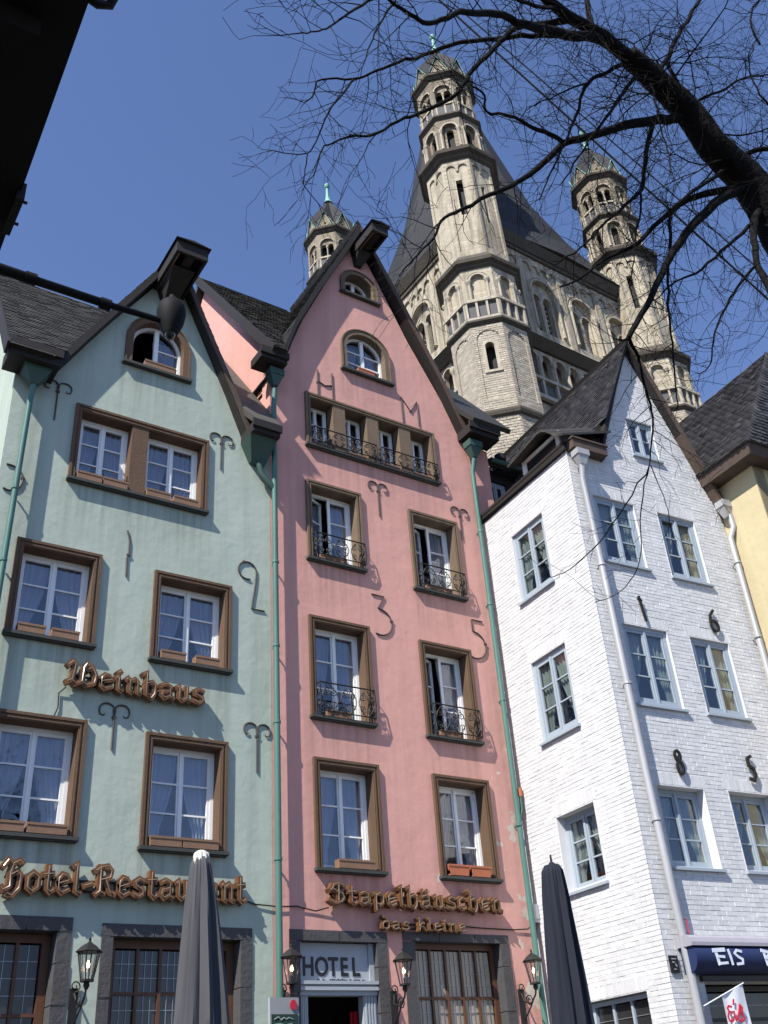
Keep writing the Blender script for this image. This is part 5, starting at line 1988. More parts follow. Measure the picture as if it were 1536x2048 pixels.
def tower_wall(F, W_, lo, label):
    """one wall between two turrets; u runs 0..W_ along it"""
    T, D, K, S, B, BP, A = [cmb(F) for _ in range(7)]
    rA = lambda *a_, **k_: (setattr(A, 'F', K.F), ring(A, *a_, **k_))
    cs = [W_/2+3.0*q for q in (-1.5, -.5, .5, 1.5)]
    hs = []
    for c in cs:
        hs.append([(c+x, z) for x, z in lombard(1.28, 36.9, 42.25, 4, .15)])
    T.wall(rect(0, W_, 35.9, 43.2), hs, .12)
    T2 = cmb(F.shift(d=.12))
    T2.wall(rect(0, W_, 35.9, 43.2), [arch_poly(c-.88, c+.88, 37.5, 40.55) for c in cs], .22)
    T3 = cmb(F.shift(d=.34))
    h3 = []
    for c in cs:
        h3 += [arch_poly(c-.72, c-.12, 37.5, 40.2), arch_poly(c+.12, c+.72, 37.5, 40.2)]
    T3.wall(rect(0, W_, 35.9, 43.2), h3, .3)
    for mb_ in (T2, T3):
        o = len(T.v)
        T.v += mb_.v
        T.f += [[q+o for q in f] for f in mb_.f]
    D.box(0, W_, .95, 1.05, 35.9, 43.2)  # near-black sheet painting the shade behind the window openings
    for c in cs:
        K.F = F.shift(d=.12)
        rA(c-.88, c+.88, 40.55, .13, -.10, .03, n=12)
        rA(c-1.10, c+1.10, 40.55, .05, -.06, .0, n=12)
        for x in (-.97, .97):
            K.lathe([(.13, 0), (.09, .1), (.085, 2.5), (.17, 2.75), (.17, 2.9)], 8, (c+x, -.04, 37.65))
        K.F = F.shift(d=.34)
        K.lathe([(.12, 0), (.08, .1), (.075, 2.2), (.16, 2.5), (.16, 2.7)], 8, (c, .10, 37.5))
        rA(c-.72, c-.12, 40.2, .08, -.05, .03)
        rA(c+.12, c+.72, 40.2, .08, -.05, .03)
        K.F = F
        K.hexa([(c-1.28, -.12, 36.5), (c+1.28, -.12, 36.5), (c+1.28, .34, 36.5), (c-1.28, .34, 36.5), (c-1.28, .05, 37.0), (c+1.28, .05, 37.0), (c+1.28, .34, 37.5), (c-1.28, .34, 37.5)])
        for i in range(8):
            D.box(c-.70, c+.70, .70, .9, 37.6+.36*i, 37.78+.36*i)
    S.hexa([(0, -.20, 43.2), (W_, -.20, 43.2), (W_, .6, 43.2), (0, .6, 43.2), (0, -.5, 43.75), (W_, -.5, 43.75), (W_, .6, 43.75), (0, .6, 43.75)])
    S.box(0, W_, -.12, .5, 42.95, 43.198)
    G_ = cmb(F)
    # gallery storey, its roof cornice and balustrade
    n = int((W_-3.6)/.98)
    u0 = (W_-n*.98)/2
    gh = [arch_poly(u0+.98*i+.15, u0+.98*i+.83, 33.15, 34.75, n=8) for i in range(n)]
    T4 = cmb(F.shift(d=-.25))
    T4.wall(rect(0, W_, 33.0, 35.35), gh, .3)
    T5 = cmb(F)
    T5.box(0, W_, .55, .9, 31.0, 35.9)
    T5.box(0, W_, -.25, .5, 10, 31.75)
    for mb_ in (T4, T5):
        o = len(T.v)
        T.v += mb_.v
        T.f += [[q+o for q in f] for f in mb_.f]
    for i in range(n+1):
        K.F = F.shift(d=-.25)
        K.lathe([(.14, 0), (.10, .08), (.095, 1.2), (.19, 1.45), (.19, 1.6)], 8, (u0+.98*i, -.02, 33.15))
        if i < n:
            rA(u0+.98*i+.15, u0+.98*i+.83, 34.75, .07, -.06, .02, n=8)
    S.F = F
    S.hexa([(0, -.40, 35.35), (W_, -.40, 35.35), (W_, .1, 35.35), (0, .1, 35.35), (0, -.85, 35.80), (W_, -.85, 35.80), (W_, .1, 35.80), (0, .1, 35.80)])
    K.F = F
    K.hexa([(0, -.80, 35.81), (W_, -.80, 35.81), (W_, 0, 35.81), (0, 0, 35.81), (0, -.74, 35.9), (W_, -.74, 35.9), (W_, -.01, 36.55), (0, -.01, 36.55)])
    B.box(0, W_, -.62, -.40, 32.95, 33.13)
    B.box(0, W_, -.60, -.40, 31.75, 31.98)
    m_ = int(W_/.95)
    for i in range(m_+1):
        B.box(W_*i/m_-.07, W_*i/m_+.07, -.58, -.42, 31.98, 32.95)
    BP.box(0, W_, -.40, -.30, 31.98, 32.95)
    t = T.build('tower_wall', 'church_stone', CH, label=label)
    D.split('louvre_and_shade', 'louvre_and_shade', t)
    K.split('column', 'church_trim', t)
    A.split('arch_moulding', 'church_trim', t)
    S.split('cornice', 'church_dark', t)
    B.split('balustrade', 'church_trim', t)
    BP.split('balustrade_panel', 'balustrade_panel', t)


tower_wall(Fr((26.3, 28.3, 0), (1, .03, 0), (-.03, 1, 0)), 13.3, None, 'right wall, half in shadow')
tower_wall(Fr((26.4, 41.6, 0), (0, -1, 0), (1, 0, 0)), 13.4, None, 'sunlit left wall')
mb = cmb()
mb.box(27.2, 39.6, 29.2, 41.6, 10, 43.3)
mb.build('tower_core', 'church_stone', CH)
# spire, square at the foot and eight-sided above
cx_, cy_ = 33.0, 34.95
lev = [(43.78, 7.15, 9.6), (46.4, 6.05, 7.75), (49.5, 5.25, 6.1), (53.7, 4.05, 4.35), (61.6, 2.3, 2.4), (72.0, .05, .05)]
mb = cmb()
R_ = []
for z, s_, dg in lev:
    row = []
    for q in range(8):
        an = PI/4*q
        r = s_ if q % 2 == 0 else dg
        mb.v.append(Vector((cx_+r*math.cos(an), cy_+r*math.sin(an), z)))
        row.append(len(mb.v)-1)
    R_.append(row)
for a_, b_ in zip(R_, R_[1:]):
    for q in range(8):
        q2 = (q+1) % 8
        mb.f.append([a_[q], a_[q2], b_[q2], b_[q]])
mb.f.append(R_[0][::-1])
mb.f.append(R_[-1])
spo = mb.build('spire', 'spire_slate', CH)
# little triangular dormers at its foot, and a saddle roof to the right turret
for (X, Y, nx, ny) in ((31.6, 28.62, 0, -1), (26.75, 33.3, -1, 0), (26.75, 37.0, -1, 0)):
    u = Vector((-ny, nx, 0))
    F = Fr((X, Y, 0), (abs(ny), -abs(nx), 0), (-nx, -ny, 0))
    mb = cmb(F)
    mb.prism([(-.55, 44.3), (.55, 44.3), (0, 45.5)], -.1, 2.4)
    d_ = mb.build('spire_dormer', 'spire_slate', spo)
    mb = cmb(F)
    mb.prism([(-.42, 44.36), (.42, 44.36), (0, 45.3)], -.13, -.102)
    mb.build('dormer_front', 'copper' if nx else 'white_sheet', CH)
mb = cmb()
mb.hexa([(37.0, 29.2, 43.8), (38.6, 28.4, 43.8), (40.6, 30.6, 43.8), (38.2, 31.6, 43.8), (37.0, 30.0, 45.6), (38.9, 28.9, 46.6), (40.0, 30.0, 46.6), (38.0, 31.0, 45.6)])
mb.build('saddle_roof', 'spire_slate', CH)

# ------------------------------------------------------------------ flower boxes on the sills
WB = 'flower boxes on the window sills'
bx = [
 (FG, 2.80, 3.17, 7.735, 'brown flower box at left on upper left window of the green house'),
 (FG, 3.26, 3.64, 7.735, 'brown flower box at right on upper left window of the green house'),
 (FG, 4.86, 5.24, 7.705, 'brown flower box at left on upper right window of the green house'),
 (FG, 5.40, 5.78, 7.705, 'brown flower box at right on upper right window of the green house'),
 (FG, 2.72, 3.20, 5.065, 'brown flower box at left on lower left window of the green house'),
 (FG, 3.24, 3.74, 5.065, 'brown flower box at right on lower left window of the green house'),
 (FG, 4.85, 5.29, 5.025, 'long brown flower box at left on lower right window of the green house'),
 (FG, 5.31, 5.83, 5.025, 'long brown flower box at right on lower right window of the green house'),
 (FG, 3.36, 3.74, 10.415, 'first brown flower box from left under the green gable double window'),
 (FG, 3.77, 4.15, 10.415, 'second brown flower box from left under the green gable double window'),
 (FG, 4.47, 4.86, 10.415, 'third brown flower box from left under the green gable double window'),
 (FG, 4.93, 5.34, 10.415, 'rightmost brown flower box under the green gable double window'),
 (FG, 4.28, 4.82, 13.0, 'brown flower box in the arched window of the green gable'),
 (FP, 7.74, 8.36, 4.915, 'single brown flower box on lowest left window of the pink house'),
]
for F, a, b, z, lb in bx:
    flower_box(F, a, b, z, -.005, lb, h=.125)
for F, a, b, z, lb in ((FP, 7.64, 8.16, 10.045, 'dry planted box behind ironwork, top left casement of the pink house'),
                       (FP, 9.86, 10.44, 9.955, 'dry planted box behind ironwork, top right casement of the pink house'),
                       (FP, 7.66, 8.10, 7.215, 'dry planted box behind ironwork, middle left casement of the pink house'),
                       (FP, 9.86, 10.32, 7.185, 'dry planted box behind ironwork, middle right casement of the pink house'),
                       (FP, 7.62, 8.0, 12.445, 'dry planted box in first bay of the four-light pink window'),
                       (FP, 8.34, 8.76, 12.445, 'dry planted box in second bay of the four-light pink window'),
                       (FP, 9.12, 9.52, 12.445, 'dry planted box in third bay of the four-light pink window'),
                       (FP, 9.86, 10.27, 12.445, 'dry planted box in last bay of the four-light pink window')):
    flower_box(F, a, b, z, .03 if z < 12 else .06, lb, h=.11, w=.14 if z < 12 else .12, plants=14)
flower_box(FP, 8.66, 9.04, 14.59, .0, 'small flower box in the lower arched window of the pink gable', mat='terracotta', h=.10)
flower_box(FP, 9.72, 10.12, 4.925, -.005, 'left terracotta trough on lowest right window of the pink house', 'terracotta', .16, .16, 'terracotta troughs', 'terracotta_trough', 'planter', .03)
flower_box(FP, 10.15, 10.55, 4.925, -.005, 'right terracotta trough on lowest right window of the pink house', 'terracotta', .16, .16, 'terracotta troughs', 'terracotta_trough', 'planter', .03)

# ------------------------------------------------------------------ signs
gothic_sign(FG, 'Weinhaus', 3.52, 5.52, 7.06, .33, 'shorter brown gothic neon sign between the upper windows of the green house')
gothic_sign(FG, 'Hotel-Restaurant', 3.00, 6.20, 4.36, .345, 'long brown gothic neon sign above ground floor of the green house')
gothic_sign(FP, 'StapelhAuschen', 7.52, 10.62, 4.41, .27, 'larger gothic neon sign above the ground floor of the pink house', w=.062)
gothic_sign(FP, 'das kleine', 8.37, 9.88, 4.09, .17, 'small two-word gothic neon sign under the larger one on pink wall', w=.036, d0=-.13)


def text_mesh(name, body, F, u, z, size, sx, d, depth, mat, parent, bold=.02):
    cu = bpy.data.curves.new(name, 'FONT')
    cu.body = body
    cu.size = size
    cu.extrude = depth
    cu.offset = bold*size
    ob = bpy.data.objects.new(name, cu)
    COL.objects.link(ob)
    dg = bpy.context.evaluated_depsgraph_get()
    me = bpy.data.meshes.new_from_object(ob.evaluated_get(dg))
    bpy.data.objects.remove(ob)
    me.materials.clear()
    ri = rinv(parent)
    for v in me.vertices:
        v.co = ri @ F.p(u+v.co.x*sx, d-v.co.z, z+v.co.y)
    me.materials.append(M[mat])
    o = bpy.data.objects.new(name, me)
    COL.objects.link(o)
    o.parent = parent
    return o


HS = thing('hotel_sign', 'grey transom board lettered HOTEL over the dark doorway of the pink house', 'sign', (7.7, 13.1, 3.65))
mb = MB(FP)
mb.box(7.165, 8.255, .11, .14, 3.425, 3.915)
mb.build('board', 'grey_board', HS)
x = 7.185
for ch, wd in (('H', .20), ('O', .215), ('T', .19), ('E', .19), ('L', .17)):
    text_mesh('letter', ch, FP, x, 3.50, .335, .80, .106, .004, 'black_paint', HS, .022)
    x += wd
mb = MB(FP)
rr = random.Random(4)
u = 7.42
while u < 8.2:
    w_ = rr.uniform(.01, .03)
    if rr.random() < .75:
        mb.box(u, u+w_, .106, .1095, 3.436, 3.436+rr.uniform(.012, .024))
    u += w_+.008
mb.build('small_print', 'black_paint', HS)
RC = thing('red_curtain', 'strip of red cloth hanging at right inside the dark hotel doorway', 'curtain', (8.02, 13.5, 0))
curtain(FP, RC, 8.0, 8.115, 1.2, 3.06, .23, 1, 'red_cloth', .2, 3)

# ice-cream awning in its cassette, with the lettered valance
AWN = thing('shop_awning', 'rolled dark blue awning lettered EIS in a mauve cassette on white house', 'awning', FW.p(.3, -.2, 3.4), AW)
mb = MB(FW)
sec = [(.0, 3.62), (-.20, 3.62), (-.27, 3.58), (-.30, 3.52), (-.30, 3.475), (.0, 3.475)]
i0 = len(mb.v)
for u in (.24, 3.5):
    for d, z in sec:
        mb.pt(u, d, z)
n = len(sec)
mb.f += [[i0+q for q in range(n)], [i0+n+q for q in reversed(range(n))]] + [[i0+q, i0+n+q, i0+n+(q+1) % n, i0+(q+1) % n] for q in range(n)]
mb.build('cassette', 'mauve_metal', AWN)
mb = MB(FW)
sec = [(-.02, 3.47), (-.25, 3.47), (-.295, 3.43), (-.31, 3.34), (-.29, 3.25), (-.24, 3.185), (-.16, 3.15), (-.02, 3.14)]
i0 = len(mb.v)
for u in (.27, 3.48):
    for d, z in sec:
        mb.pt(u, d, z)
n = len(sec)
mb.f += [[i0+q for q in range(n)], [i0+n+q for q in reversed(range(n))]] + [[i0+q, i0+n+q, i0+n+(q+1) % n, i0+(q+1) % n] for q in range(n)]
mb.build('valance', 'blue_fabric', AWN, smooth=True)


def brush(F, parent, strokes, name, mat, d, w, wj=.25, rs=1):
    """hand-painted letter: strokes of uneven width lying just proud of the cloth"""
    rr = random.Random(rs)
    mb = MB(F)
    for q, s in enumerate(strokes):
        ribbon(mb, s, w*rr.uniform(1-wj, 1+wj), d-.004-.002*q, d)
    return mb.build(name, mat, parent)


FV = FW
LD = -.311
brush(FV, AWN, [[(.615, 3.415), (.64, 3.33), (.65, 3.24)], [(.585, 3.41), (.785, 3.42)], [(.645, 3.335), (.765, 3.33)], [(.655, 3.245), (.80, 3.255)]], 'letter', 'white_print', LD, .042, rs=2)
brush(FV, AWN, [[(.865, 3.415), (.885, 3.33), (.895, 3.24)]], 'letter', 'white_print', LD, .046, rs=3)
brush(FV, AWN, [[(1.105, 3.40), (1.02, 3.415), (.97, 3.375), (1.03, 3.33), (1.10, 3.30), (1.09, 3.25), (.985, 3.24)]], 'letter', 'white_print', LD, .040, rs=4)
brush(FV, AWN, [[(1.525, 3.41), (1.545, 3.33), (1.555, 3.24)], [(1.495, 3.415), (1.64, 3.39), (1.61, 3.34), (1.54, 3.33)], [(1.54, 3.33), (1.67, 3.31), (1.67, 3.26), (1.555, 3.24)]], 'letter', 'white_print', LD, .040, rs=5)
mb = MB(FW)
mb.box(.54, 3.42, -.06, .0, 3.065, 3.13)
mb.build('awning_rail', 'black_paint', AWN)

FS = thing('ice_cream_flag', 'white flag with red script Eis on a thin stick at lower right', 'flag', FW.p(.5, -.05, 2.7), AW)
ff = Fr(FW.p(.20, -.30, 2.72), UW, NW)
mb = MB(FW)
mb.tube([(.50, .02, 2.60), (.215, -.30, 2.735), (1.02, -.30, 3.005)], .009, 6)
mb.build('stick', 'white_sheet', FS, smooth=True)
mb = MB(FW)
g_ = []
for j in range(9):
    row = []
    for i in range(9):
        s_, t_ = i/8, j/8
        u = .575+.43*s_+.025*t_*(1-s_)
        z = (2.855+.145*s_)*(1-t_) + t_*(2.20+.04*s_)
        row.append(mb.pt(u, -.30+.012*math.sin(s_*7+t_*3), z))
    g_.append(row)
for j in range(8):
    for i in range(8):
        mb.f.append([g_[j][i], g_[j+1][i], g_[j+1][i+1], g_[j][i+1]])
mb.build('cloth', 'white_sheet', FS, smooth=True)
brush(FW, FS, [[(.675, 2.715), (.63, 2.727), (.60, 2.70), (.615, 2.665), (.655, 2.655), (.605, 2.645), (.578, 2.60), (.595, 2.55), (.64, 2.545), (.672, 2.57)],
               [(.705, 2.66), (.695, 2.60), (.71, 2.555), (.738, 2.575)], [(.738, 2.80), (.718, 2.745)],
               [(.738, 2.575), (.795, 2.655), (.828, 2.735), (.858, 2.705), (.845, 2.655)], [(.806, 2.66), (.845, 2.62), (.862, 2.58), (.83, 2.545), (.775, 2.555)]], 'lettering', 'red_print', -.325, .026, wj=.15, rs=9)
NP = thing('house_number_plate', 'small dark house number plate beside the grey downpipe on white brick', 'sign', FW.p(.12, 0, 3.28), AW)
mb = MB(FW)
mb.box(.045, .195, -.022, -.002, 3.17, 3.385)
mb.build('plate', 'black_paint', NP)
brush(FW, NP, [[(.085, 3.345), (.155, 3.345)], [(.09, 3.305), (.12, 3.30)], [(.135, 3.275), (.15, 3.25)], [(.10, 3.215), (.13, 3.215)]], 'print', 'mauve_metal', -.022, .014, rs=12)
HB = thing('red_bracket', 'thin red metal hoop bracket on white wall above the awning', 'bracket', FW.p(.4, 0, 3.75), AW)
mb = MB(FW)
mb.tube([(.30, -.02, 3.84), (.30, -.10, 3.84), (.42, -.10, 3.84), (.42, -.10, 3.66), (.30, -.10, 3.66), (.30, -.02, 3.66)], .011, 6)
mb.build('hoop', 'red_metal', HB, smooth=True)
MB_ = thing('meter_box', 'small grey junction box beside the green pipe low on pink wall', 'box', (11.32, 12.95, 4.4))
mb = MB(FP)
mb.box(11.27, 11.40, -.12, -.002, 4.28, 4.56)
mb.build('case', 'grey_pipe', MB_)
mb = MB(FP)
mb.box(11.28, 11.39, -.13, -.121, 4.33, 4.54)
mb.build('lid', 'grey_pipe', MB_)
for nm, lb, pts in (('wall_cable', 'black cable slung under the long gothic sign to the pipe', [(6.15, -.03, 4.44), (6.4, -.02, 4.36), (6.62, -.03, 4.35), (6.75, -.03, 4.34), (7.05, -.03, 4.36), (7.35, -.02, 4.31), (7.55, -.05, 4.36)]),
                    ('wall_cable', 'thin cable drooping from the shorter gothic sign on green wall', [(3.54, -.05, 7.04), (3.46, -.02, 6.95), (3.47, -.02, 6.75), (3.43, -.02, 6.62)]),
                    ('wall_cable', 'dark cable along the pink wall between small gothic sign and grey box', [(9.85, -.03, 4.19), (10.3, -.02, 4.175), (10.9, -.02, 4.17), (11.2, -.03, 4.19), (11.3, -.05, 4.28)])):
    o = MB(FP)
    o.tube(pts, .010, 5)
    ob = o.build(nm, 'iron', None, smooth=True)
    ob['label'], ob['category'] = lb, 'cable'

# ------------------------------------------------------------------ wall lanterns
def lantern(X, Y, zt, label, wallu):
    """six-sided iron lantern with a lit bulb on a scrolled wall bracket"""
    t = thing('wall_lantern', label, 'lantern', (X, 13, zt-.7), 0, 'wall lanterns along the ground floor')
    F = Fr((X, Y, zt), (1, 0, 0), (0, 1, 0))
    mb = MB(F)
    mb.lathe([(.155, -.105), (.165, -.095), (.09, -.03), (.03, .005), (.012, .03), (.018, .045), (.005, .075)], 6)
    mb.build('lantern_roof', 'iron', t)
    mb = MB(F)
    for q in range(6):
        a = PI/3*q
        mb.tube([(.132*math.cos(a), .132*math.sin(a), -.105), (.075*math.cos(a), .075*math.sin(a), -.40)], .007, 4)
        b = a+PI/6
        mb.tube([(.114*math.cos(b), .114*math.sin(b), -.105), (.065*math.cos(b), .065*math.sin(b), -.40)], .004, 4)
    mb.lathe([(.085, -.42), (.085, -.395)], 6)
    mb.lathe([(.02, -.50), (.04, -.46), (.03, -.42)], 8)
    mb.build('lantern_frame', 'iron', t)
    for q in range(6):
        a, b = PI/3*q, PI/3*(q+1)
        g = MB(F)
        g.poly([(.128*math.cos(a), .128*math.sin(a), -.108), (.128*math.cos(b), .128*math.sin(b), -.108), (.073*math.cos(b), .073*math.sin(b), -.395), (.073*math.cos(a), .073*math.sin(a), -.395)])
        g.build('lantern_pane', 'clear_glass', t)
    mb = MB(F)
    mb.lathe([(.012, -.32), (.014, -.27)], 8)
    mb.build('bulb_holder', 'bulb_cap', t)
    mb = MB(F)
    mb.lathe([(.010, -.27), (.021, -.25), (.022, -.23), (.008, -.19)], 10)
    mb.build('bulb', 'bulb', t, smooth=True)
    mb = MB(F)
    wy = 13-Y
    mb.tube([(0, 0, -.48), (0, .02, -.55), (0, wy*.35, -.66), (0, wy*.75, -.62), (wallu, wy-.03, -.50)], .013, 6)
    mb.tube([(wallu, wy-.03, -.85), (wallu*.6, wy*.7, -.80), (0, wy*.35, -.68), (0, .04, -.56)], .011, 6)
    mb.tube([(wallu, wy*.5+a, b) for a, b in spiral((0, -.62), .09, .02, 0, PI*3, 14)], .009, 5)
    mb.box(wallu-.05, wallu+.05, wy-.03, wy-.001, -.92, -.44)
    mb.tube([(wallu+a, wy-.04, b) for a, b in spiral((0, -.42), .07, .015, -PI/2, PI*2.2, 12)], .009, 5)
    mb.build('wall_bracket', 'iron', t, smooth=True)
    return t


lantern(4.05, 12.6, 3.75, 'lit lantern on the green wall between the two dark shop windows', -.02)
lantern(6.755, 12.6, 3.74, 'lit lantern beside the green downpipe, left of the HOTEL doorway', .05)
lantern(8.52, 12.6, 3.73, 'lit lantern between the HOTEL doorway and the leaded window', .06)
lantern(10.88, 12.6, 3.76, 'lit lantern at the right end of the pink house', .02)

# ------------------------------------------------------------------ closed parasols and the menu board
def parasol(X, Y, zt, r_top, r_low, label, mat, cap, capmat, lean=0.0):
    t = thing('parasol', label, 'parasol', (X, Y, 0))
    mb = MB()
    n = 64
    zs = (0, .012, .03, .06, .12, .2, .32, .46, .62, .8, 1.0, 1.2, 1.4, 1.6, 1.75)
    rows = []
    for dz in zs:
        if dz < .03:
            r0 = r_top*(.72+.28*dz/.03)
        elif dz < .8:
            r0 = r_top+(r_low-r_top)*((dz-.03)/.77)**.85
        else:
            r0 = r_low*(1+.12*math.sin(min(PI, (dz-.8)*2.6))) - max(0, dz-1.3)*.03
        row = []
        for q in range(n):
            a = 2*PI*q/n
            fold = 1 + (.15*min(1, dz*4+.15))*math.cos(8*a+.7*dz+.3*math.sin(5*dz)) + .05*math.cos(24*a+4.2*dz) + .05*math.sin(3*a+dz*3)
            row.append(mb.pt(X+r0*fold*math.cos(a)+lean*dz, Y+r0*fold*math.sin(a), zt-dz))
        rows.append(row)
    for a_, b_ in zip(rows, rows[1:]):
        for q in range(n):
            q2 = (q+1) % n
            mb.f.append([a_[q], b_[q], b_[q2], a_[q2]])
    mb.f.append(rows[0])
    cv = mb.build('canopy', mat, t, smooth=True)
    mb = MB()
    if cap:
        for q in range(8):
            a = 2*PI*q/8+.2
            mb.tube([(X+r_top*.62*math.cos(a), Y+r_top*.62*math.sin(a), zt-.035), (X+r_top*.5*math.cos(a), Y+r_top*.5*math.sin(a), zt+.018), (X+r_top*.2*math.cos(a), Y+r_top*.2*math.sin(a), zt+.03)], [r_top*.30, r_top*.27, r_top*.18], 8)
    else:
        mb.lathe([(r_top*.48, -.012), (r_top*.30, .012), (r_top*.12, .02), (r_top*.10, .05), (.005, .06)], 12, (X, Y, zt))
    mb.build('crown', capmat, t, smooth=True)
    mb = MB()
    mb.tube([(X, Y, 0.05), (X, Y, zt-.1)], .024, 10)
    mb.build('pole', 'grey_pipe', t, smooth=True)
    mb = MB()
    mb.lathe([(.32, 0), (.32, .05), (.06, .08), (.04, .3)], 20, (X, Y, 0))
    mb.build('base', 'basalt', t, smooth=True)
    mb = MB()
    mb.lathe([(r_low*1.14, 0), (r_low*1.14, .03)], 24, (X+lean*1.3, Y, zt-1.32), close=False)
    mb.build('strap', mat, t, smooth=True)
    return t


parasol(2.115, 4.9, 2.885, .052, .122, 'closed grey parasol with pale bunched crown before the green house', 'grey_fabric', True, 'pale_fabric', .03)
parasol(4.13, 4.5, 2.885, .058, .098, 'closed near-black parasol before the white brick flank', 'dark_fabric', False, 'dark_fabric', -.015)
MN = thing('menu_board', 'white framed green menu board with a red emblem left of the doorway', 'sign', (3.42, 6.5, 0))
FM = Fr((3.42, 6.5, 0), (1, .05, 0), (-.05, 1, 0))
mb = MB(FM)
mb.box(-.11, .11, -.012, .012, 1.55, 2.43)
mb.build('panel', 'grey_sheet', MN)
mb = MB(FM)
mb.box(-.10, .10, -.0165, -.0125, 1.6, 2.33)
mb.build('chalkboard', 'green_board', MN)
mb = MB(FM)
mb.lathe([(.026, 0), (.026, .004)], 20, (0, 0, 0))
vs = [Vector(FM.p(.065 + (v - FM.O).dot(FM.U)*1.0, -.0165-(v.z), 2.385 + (v - FM.O).dot(FM.N)*1.2)) for v in mb.v]
mb.v = vs
mb.build('emblem', 'red_print', MN)
brush(FM, MN, [[(-.08, 2.30), (-.05, 2.315), (-.03, 2.295), (-.01, 2.31), (.01, 2.30), (.03, 2.31), (.06, 2.30)], [(-.08, 2.27), (-.04, 2.275), (0, 2.265), (.05, 2.275)], [(-.08, 2.24), (-.02, 2.245), (.06, 2.24)]], 'chalk_writing', 'chalk', -.0165, .004, rs=5)
mb = MB(FM)
mb.box(-.02, .02, .013, .05, 0, 2.3)
mb.box(-.25, .25, -.2, .2, 0, .03)
mb.build('stand', 'iron', MN)

# ------------------------------------------------------------------ slanting steel cables overhead
CAB = [((-4.4, 5.04, 17.74), (14.18, 2.08, 0.03), .010, 'lower of the two straight steel cables slanting across the tree'),
       ((-4.23, 5.76, 19.12), (16.1, 2.02, 0.03), .0075, 'upper of the two straight steel cables slanting across the tree')]
for p0, p1, r, lb in CAB:
    mb = MB()
    n = 14
    mb.tube([tuple(Vector(p0).lerp(Vector(p1), i/n)) for i in range(n+1)], r, 6)
    o = mb.build('overhead_cable', 'iron', None, smooth=True)
    o['label'], o['category'], o['group'] = lb, 'cable', 'overhead cables'

